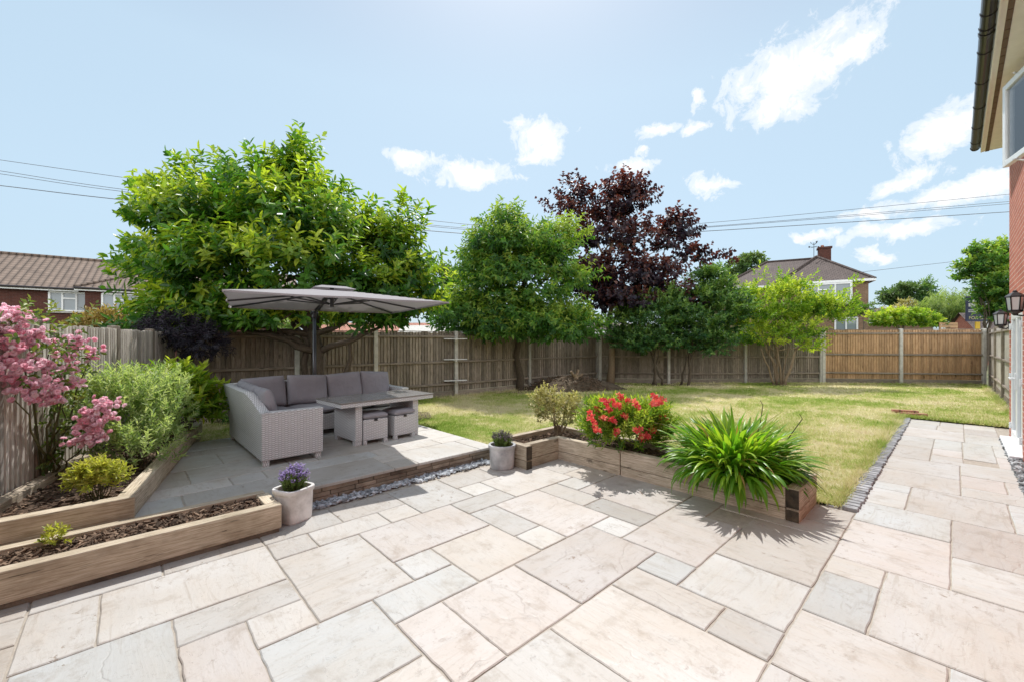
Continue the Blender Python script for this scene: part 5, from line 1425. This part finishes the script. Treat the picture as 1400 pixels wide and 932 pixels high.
# overhead cables sagging across the whole view
GC = 'overhead cables'
cab = [((0,219,40),(190,246,40),(600,303,44),(780,313,46),(955,306,47),(1378,266,50),'topmost thin overhead cable across the sky'),
       ((0,234,40),(190,262,40),(600,309,44),(780,318,46),(955,311,47),(1378,276,50),'second thin overhead cable from the top'),
       ((0,238,40),(190,265,40),(600,311,44),(780,320,46),(955,312,47),(1378,279,50),'third thin overhead cable just under the second'),
       ((0,254,38),(190,276,38),(600,317,42),(780,325,44),(955,317,45),(1378,290,48),'lowest and thickest overhead cable across the sky')]
for k, c in enumerate(cab):
    ctrl = [at(*p) for p in c[:6]]
    t0 = ctrl[0] + (ctrl[0]-ctrl[1])*.8; t1 = ctrl[-1] + (ctrl[-1]-ctrl[-2])*.5
    ctrl = [t0]+ctrl+[t1]; pts = []
    for i in range(1, len(ctrl)-2):
        p0,p1,p2,p3 = ctrl[i-1:i+3]
        for s in range(8):
            t = s/8; pts.append(.5*((2*p1)+(p2-p0)*t+(2*p0-5*p1+4*p2-p3)*t*t+(3*p1-p0-3*p2+p3)*t**3))
    pts = [t0]+pts+[ctrl[-2], t1]
    mb = MB(); mb.tube(pts, .024 if k < 3 else .034, 6)
    tag(mb.build('overhead_cable', M['wire']), c[6], 'cable', GC)
mb = MB(); mb.tube([at(1180,372,46), at(1250,364,46), at(1330,355,46), at(1420,344,46)], .02, 6)
tag(mb.build('overhead_cable', M['wire']), 'short low cable right of the chimney above the far trees', 'cable', GC)

# ================================================================== OWN HOUSE (right edge)
HV = -.62
hs = empty('house', (0,0,0), 'red brick house with black gutter and white doors at right edge', 'house')
wl = MB()
def wq(x0, x1, z0, z1): wl.quad([(x1,HV,z0),(x0,HV,z0),(x0,HV,z1),(x1,HV,z1)], [(x1,z0),(x0,z0),(x0,z1),(x1,z1)], .5)
DX0, DX1, DZ = 8.95, 10.68, 2.12
wq(-3, DX0, -.05, 3.72); wq(DX1, 11.0, -.05, 3.72); wq(DX0, DX1, DZ, 3.72)
WX0, WX1, WZ0, WZ1 = 6.3, 8.05, 3.72, 4.85
wq(-3, WX0, 3.72, 4.95); wq(WX1, 11.0, 3.72, 4.95)
wl.quad([(WX1,HV,WZ1),(WX0,HV,WZ1),(WX0,HV,4.95),(WX1,HV,4.95)], [(WX1,WZ1),(WX0,WZ1),(WX0,4.95),(WX1,4.95)], .5)
wl.quad([(11.0,-9,-.05),(11.0,HV,-.05),(11.0,HV,4.95),(11.0,-9,4.95)], [(-9,-.05),(HV,-.05),(HV,4.95),(-9,4.95)], .5)
for x in (DX0, DX1): wl.quad([(x,HV-.12,-.05),(x,HV,-.05),(x,HV,DZ),(x,HV-.12,DZ)], [(0,0),(.12,0),(.12,DZ),(0,DZ)], .5)
wl.build('wall', M['brick_red'], hs)
bs = MB(); bs.quad([(-3,HV-.12,-.05),(11,HV-.12,-.05),(11,HV-.12,5),(-3,HV-.12,5)], [(0,0),(1,0),(1,1),(0,1)], .2)
# french doors
def rect_frame(mb, x0, x1, z0, z1, y, w, th):
    mb.box(((x0+x1)/2,y,z0+w/2), (x1-x0,th,w)); mb.box(((x0+x1)/2,y,z1-w/2), (x1-x0,th,w))
    mb.box((x0+w/2,y,(z0+z1)/2), (w,th,z1-z0-2*w)); mb.box((x1-w/2,y,(z0+z1)/2), (w,th,z1-z0-2*w))
mb = MB(); rect_frame(mb, DX0, DX1, .02, DZ, HV-.05, .06, .10); df = mb.build('door_frame', M['upvc'], hs, bevel=.006)
xm = (DX0+DX1)/2
for k, (a, b) in enumerate(((DX0+.065, xm-.003),(xm+.003, DX1-.065))):
    mb = MB(); rect_frame(mb, a, b, .09, DZ-.065, HV-.035, .10, .07); dr = mb.build('door', M['upvc'], hs, bevel=.008)
    mb = MB(); mb.box(((a+b)/2,HV-.04,1.09), (b-a-.19,.012,DZ-.345)); mb.build('pane', M['glass'], dr)
    mb = MB(); hx = b-.05 if k == 0 else a+.05; mb.box((hx,HV+.008,1.02), (.035,.016,.24)); mb.tube([(hx,HV+.012,1.06),(hx,HV+.06,1.06),(hx+(-.12 if k==0 else .12),HV+.06,1.06)], .011, 8); mb.build('handle', M['white_bracket'], dr)
    for z in (.25,1.05,1.85):
        mb = MB(); ex = a-.005 if k == 0 else b+.005; mb.tube([(ex,HV+.012,z-.05),(ex,HV+.012,z+.05)], .014, 8); mb.box((ex,HV+.004,z), (.09,.01,.045)); mb.build('hinge', M['white_bracket'], dr)
mb = MB(); mb.box(((DX0+DX1)/2,HV+.04,.015), (DX1-DX0+.1,.16,.07)); mb.build('door_step', M['white_bracket'], hs, bevel=.008)
# soffit, fascia, vent strip, gutter
mb = MB(); mb.box((4.05,-.495,4.955), (14.0,.37,.012)); mb.build('soffit', M['cream'], hs)
mb = MB(); mb.box((4.05,-.305,5.03), (14.0,.018,.20)); mb.box((11.06,-.49,5.03), (.018,.37,.18)); mb.build('fascia', M['cream'], hs)
mb = MB(); x = -2.8
while x < 11.0: mb.box((x,-.375,4.945), (.185,.045,.010)); x += .20
mb.build('soffit_vent', M['vent'], hs)
gt = MB(); gr = .06; gy, gz = -.235, 5.06
def gut(mb, x0, x1, r, th=.006):
    K = 10; pr = []
    for i in range(K+1):
        a = math.pi + math.pi*i/K; pr.append((gy+r*math.cos(a), gz+r*math.sin(a)))
    inn = [(gy+(y-gy)*(r-th)/r, gz+(z-gz)*(r-th)/r) for y, z in pr][::-1]
    loop = pr+inn
    for i in range(len(loop)):
        a, b = loop[i], loop[(i+1)%len(loop)]
        mb.quad([(x0,)+a,(x0,)+b,(x1,)+b,(x1,)+a], [(0,0),(0,.02),(1,.02),(1,0)], .5)
    for xx in (x0, x1): mb.poly([(xx,)+p for p in loop], .5, (1,2))
gut(gt, -3, 11.13, gr); gt.poly([(11.131,gy+gr*math.cos(math.pi+math.pi*i/10),gz+gr*math.sin(math.pi+math.pi*i/10)) for i in range(11)], .5, (1,2))
go = gt.build('gutter', M['gutter'], hs, smooth=False)
for x, r, w in [(11.08,.066,.03),(10.75,.066,.02)]+[(10.0-.85*k,.067,.025) for k in range(9)]+[(7.02,.068,.06),(6.9,.068,.03)]:
    mb = MB(); gut(mb, x-w/2, x+w/2, r, .005); mb.build('bracket', M['gutter'], go)
mb = MB(); mb.quad([(-3,-.25,5.13),(11.1,-.25,5.13),(11.1,-4.9,7.7),(-3,-4.9,7.7)], [(0,0),(14,0),(14,5.3),(0,5.3)], .5); mb.build('roof', M['plaintile'], hs)
# upstairs window with one casement standing open
mb = MB(); rect_frame(mb, WX0, WX1, WZ0, WZ1, HV-.04, .06, .08); mb.box(((WX0+WX1)/2,HV-.04,(WZ0+WZ1)/2), (.07,.08,WZ1-WZ0-.13)); wf = mb.build('window', M['upvc'], hs, bevel=.005)
mb = MB(); mb.box((WX0+.44,HV-.04,(WZ0+WZ1)/2), (.76,.01,WZ1-WZ0-.13)); mb.build('pane', M['glass'], wf)
ca = MB(); hinge = Vector((7.45,HV+.01)); free = Vector((8.10,-.425)); dv = (free-hinge); Lc = dv.length; Mx = frame(dv)
def cb(s, z, ls, lz, th=.055): c = hinge + dv*(s/Lc); ca.box((c.x,c.y,z), (ls,th,lz), Mx)
cz0, cz1 = 3.79, 4.80
cb(.035, (cz0+cz1)/2, .07, cz1-cz0); cb(Lc-.035, (cz0+cz1)/2, .07, cz1-cz0); cb(Lc/2, cz0+.035, Lc-.142, .07); cb(Lc/2, cz1-.035, Lc-.142, .07)
cs = ca.build('casement', M['upvc'], wf, bevel=.006)
mb = MB(); c = hinge+dv*.5; mb.box((c.x,c.y,(cz0+cz1)/2), (Lc-.13,.012,cz1-cz0-.13), Mx); mb.build('pane', M['clear'], cs)
mb = MB(); mb.bar((7.93,-.58,cz1+.01), (7.75,-.47,cz1+.01), .02, .012); mb.bar((7.93,-.58,cz0-.01), (7.75,-.47,cz0-.01), .02, .012); mb.build('stay', M['white_bracket'], cs)

# wall lanterns: hexagonal, on scrolled brackets
def lantern(loc, k, label):
    t = empty('wall_lantern', loc, label, 'lantern', 'wall lanterns')
    S = k
    def hexring(r, z): return [(r*math.cos(math.pi/6+i*math.pi/3), r*math.sin(math.pi/6+i*math.pi/3), z) for i in range(6)]
    def hexfr(mb, prof):
        b = len(mb.v)
        for r, z in prof:
            for p in hexring(r, z): mb.vert(p, .5)
        for i in range(len(prof)-1):
            for q in range(6):
                f = [b+i*6+q, b+i*6+(q+1)%6, b+(i+1)*6+(q+1)%6, b+(i+1)*6+q]; mb.face(f, [(0,0)]*4)
    mb = MB(); hexfr(mb, [(.001,.27*S),(.02*S,.265*S),(.03*S,.235*S),(.055*S,.225*S),(.105*S,.18*S),(.112*S,.168*S),(.095*S,.16*S),(.001,.16*S)]); mb.build('roof', M['iron'], t)
    mb = MB(); hexfr(mb, [(.072*S,-.045*S),(.092*S,.158*S)]); mb.build('glass', M['lampglass'], t)
    mb = MB()
    for i in range(6):
        a, b = hexring(.076*S,-.05*S)[i], hexring(.096*S,.162*S)[i]; mb.tube([a,b], .008*S, 6)
        mb.tube([hexring(.078*S,-.045*S)[i], hexring(.078*S,-.045*S)[(i+1)%6]], .009*S, 6)
    hexfr(mb, [(.001,-.05*S),(.085*S,-.05*S),(.08*S,-.065*S),(.04*S,-.09*S),(.02*S,-.12*S),(.001,-.125*S)])
    mb.build('cage', M['iron'], t)
    wy = HV-loc[1]
    mb = MB(); mb.tube([(0,0,-.11*S),(0,wy*.6,-.13*S),(0,wy*.95,-.09*S)], .012*S, 8); mb.box((0,wy+.012,-.06*S), (.07*S,.02,.16*S)); mb.build('wall_bracket', M['iron'], t)
    return t
lantern((10.86,-.515,1.93), .82, 'black hexagonal wall lantern on the brick pier beside the white doors')
lantern((8.3,-.515,2.04), .82, 'nearer black hexagonal wall lantern cut by the right edge')
# loose bricks at the end of the path
for (x,y,z,r,lab) in ((12.35,.62,.035,R(-62),'loose red brick lying nearest the end of the path'),(12.75,.78,.035,R(-70),'loose red brick lying on the lawn behind the other brick')):
    t = empty('loose_brick', (x,y,z), lab, 'brick', 'loose bricks', rz=r)
    mb = MB(); mb.box((0,0,.02), (.44,.11,.065)); mb.build('brick', M['redtile'], t, bevel=.006)

# ================================================================== LIGHT, SKY, CAMERA
to_sun_h = V(.03,1,0).normalized(); EL = R(60)
ts = Vector((to_sun_h.x*math.cos(EL), to_sun_h.y*math.cos(EL), math.sin(EL)))
sl = bpy.data.lights.new('sun', 'SUN'); sl.energy = 4.7; sl.angle = R(.55); sl.color = (1.0,.965,.915)
so = bpy.data.objects.new('sun', sl); COL.objects.link(so); so.rotation_euler = ts.to_track_quat('Z','Y').to_euler()
wd_ = bpy.data.worlds.new('World'); scene.world = wd_; wd_.use_nodes = True
nt = wd_.node_tree; nt.nodes.clear()
class WN(NT):
    def __init__(s, t): s.t = t; s.out = s.n('ShaderNodeOutputWorld')
w = WN(nt)
sky = w.n('ShaderNodeTexSky', sky_type='NISHITA'); sky.sun_disc = False; sky.sun_elevation = EL
sky.sun_rotation = math.atan2(ts.x, ts.y); sky.air_density = 1.0; sky.dust_density = 1.6; sky.ozone_density = 1.2; sky.altitude = 50
tc = w.n('ShaderNodeTexCoord'); dirv = tc.outputs['Generated']
nz = w.noise(dirv, 9, 6, .62, 0, 1); nz2 = w.noise(dirv, 21, 8, .68, .4, 0)
cen = w.n('ShaderNodeVectorMath', operation='SUBTRACT'); w.l(nz, cen.inputs[0]); cen.inputs[1].default_value = (.5,.5,.5)
scl = w.n('ShaderNodeVectorMath', operation='SCALE'); w.l(cen.outputs[0], scl.inputs[0]); scl.inputs['Scale'].default_value = .085
wp = w.n('ShaderNodeVectorMath', operation='ADD'); w.l(dirv, wp.inputs[0]); w.l(scl.outputs[0], wp.inputs[1]); wv_ = wp.outputs[0]
clouds = [(1085,98,92,50,-.25),(1160,78,55,20,-.5),(1070,135,50,34,0),(735,190,40,24,.2),(742,212,34,14,0),(645,238,60,17,0),(568,222,42,13,0),(862,226,34,11,0),(905,176,34,8,-.1),(955,174,15,9,0),(952,141,9,11,0),(972,254,34,12,.2),(1298,178,58,30,-.5),(1255,244,40,15,-.2),(1310,262,85,18,-.1),(1225,318,62,13,-.1),(1190,297,26,8,0),(1195,352,22,8,0),(1120,322,32,7,0),(875,203,11,7,0)]
m_ = None
for (px,py,rx,ry,rot) in clouds:
    dc = (at(px,py,1.0)-Vector((0,0,EYE))).normalized(); e1 = dc.cross(Vector((0,0,1))).normalized(); e2 = e1.cross(dc)
    sc = 1/570*dc.dot(V(0,1,0))
    f1 = e1*math.cos(rot) - e2*math.sin(rot); f2 = e1*math.sin(rot) + e2*math.cos(rot)
    q = []
    for f, rr2 in ((f1,rx),(f2,ry)):
        o_ = w.n('ShaderNodeVectorMath', operation='DOT_PRODUCT'); w.l(wv_, o_.inputs[0]); o_.inputs[1].default_value = f/(rr2*sc); q.append(o_.outputs['Value'])
    dd_ = w.math('SQRT', w.math('ADD', w.math('MULTIPLY', q[0], q[0]), w.math('MULTIPLY', q[1], q[1])))
    m_ = dd_ if m_ is None else w.math('MINIMUM', m_, dd_)
dens = w.math('SUBTRACT', w.math('ADD', 1.12, w.math('MULTIPLY', w.math('SUBTRACT', nz2, .5), 3.0)), m_)
alpha = w.ramp(dens, [(.0, 0.0), (.35, .45), (.9, 1.0)], 'EASE')
sepd = w.n('ShaderNodeSeparateXYZ'); w.l(dirv, sepd.inputs[0])
hz = w.ramp(sepd.outputs['Z'], [(0.0, .62), (.25, .72), (.5, .68), (.7, .34)])
capped = w.mix(1.0, sky.outputs[0], (9.2,9.4,9.5,1), 'DARKEN')
base = w.mix(hz, capped, (6.2,8.1,9.5,1))
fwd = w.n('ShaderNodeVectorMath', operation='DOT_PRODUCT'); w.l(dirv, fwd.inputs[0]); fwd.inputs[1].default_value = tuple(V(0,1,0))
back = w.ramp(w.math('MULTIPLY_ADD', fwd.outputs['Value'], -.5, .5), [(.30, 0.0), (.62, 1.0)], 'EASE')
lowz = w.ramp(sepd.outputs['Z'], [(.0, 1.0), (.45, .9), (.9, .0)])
base = w.mix(w.math('MULTIPLY', back, lowz), base, (22.0,22.0,21.8,1))  # added bright low sky behind the camera, unseen fill for the shaded sides
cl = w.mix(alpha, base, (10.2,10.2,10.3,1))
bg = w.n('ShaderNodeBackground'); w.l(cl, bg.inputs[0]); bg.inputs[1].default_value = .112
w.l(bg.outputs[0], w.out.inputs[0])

cd = bpy.data.cameras.new('camera'); cd.sensor_width = 36; cd.sensor_fit = 'HORIZONTAL'; cd.lens = 36*570/1400; cd.clip_end = 2000; cd.clip_start = .05
co = bpy.data.objects.new('camera', cd); COL.objects.link(co); co.location = (0,0,EYE); co.rotation_euler = (R(90), 0, -(math.pi/2-YAW))
scene.camera = co
scene.view_settings.view_transform = 'Standard'; scene.view_settings.look = 'None'; scene.view_settings.exposure = 0
scene.render.engine = 'CYCLES'; scene.cycles.max_bounces = 8; scene.cycles.transparent_max_bounces = 12
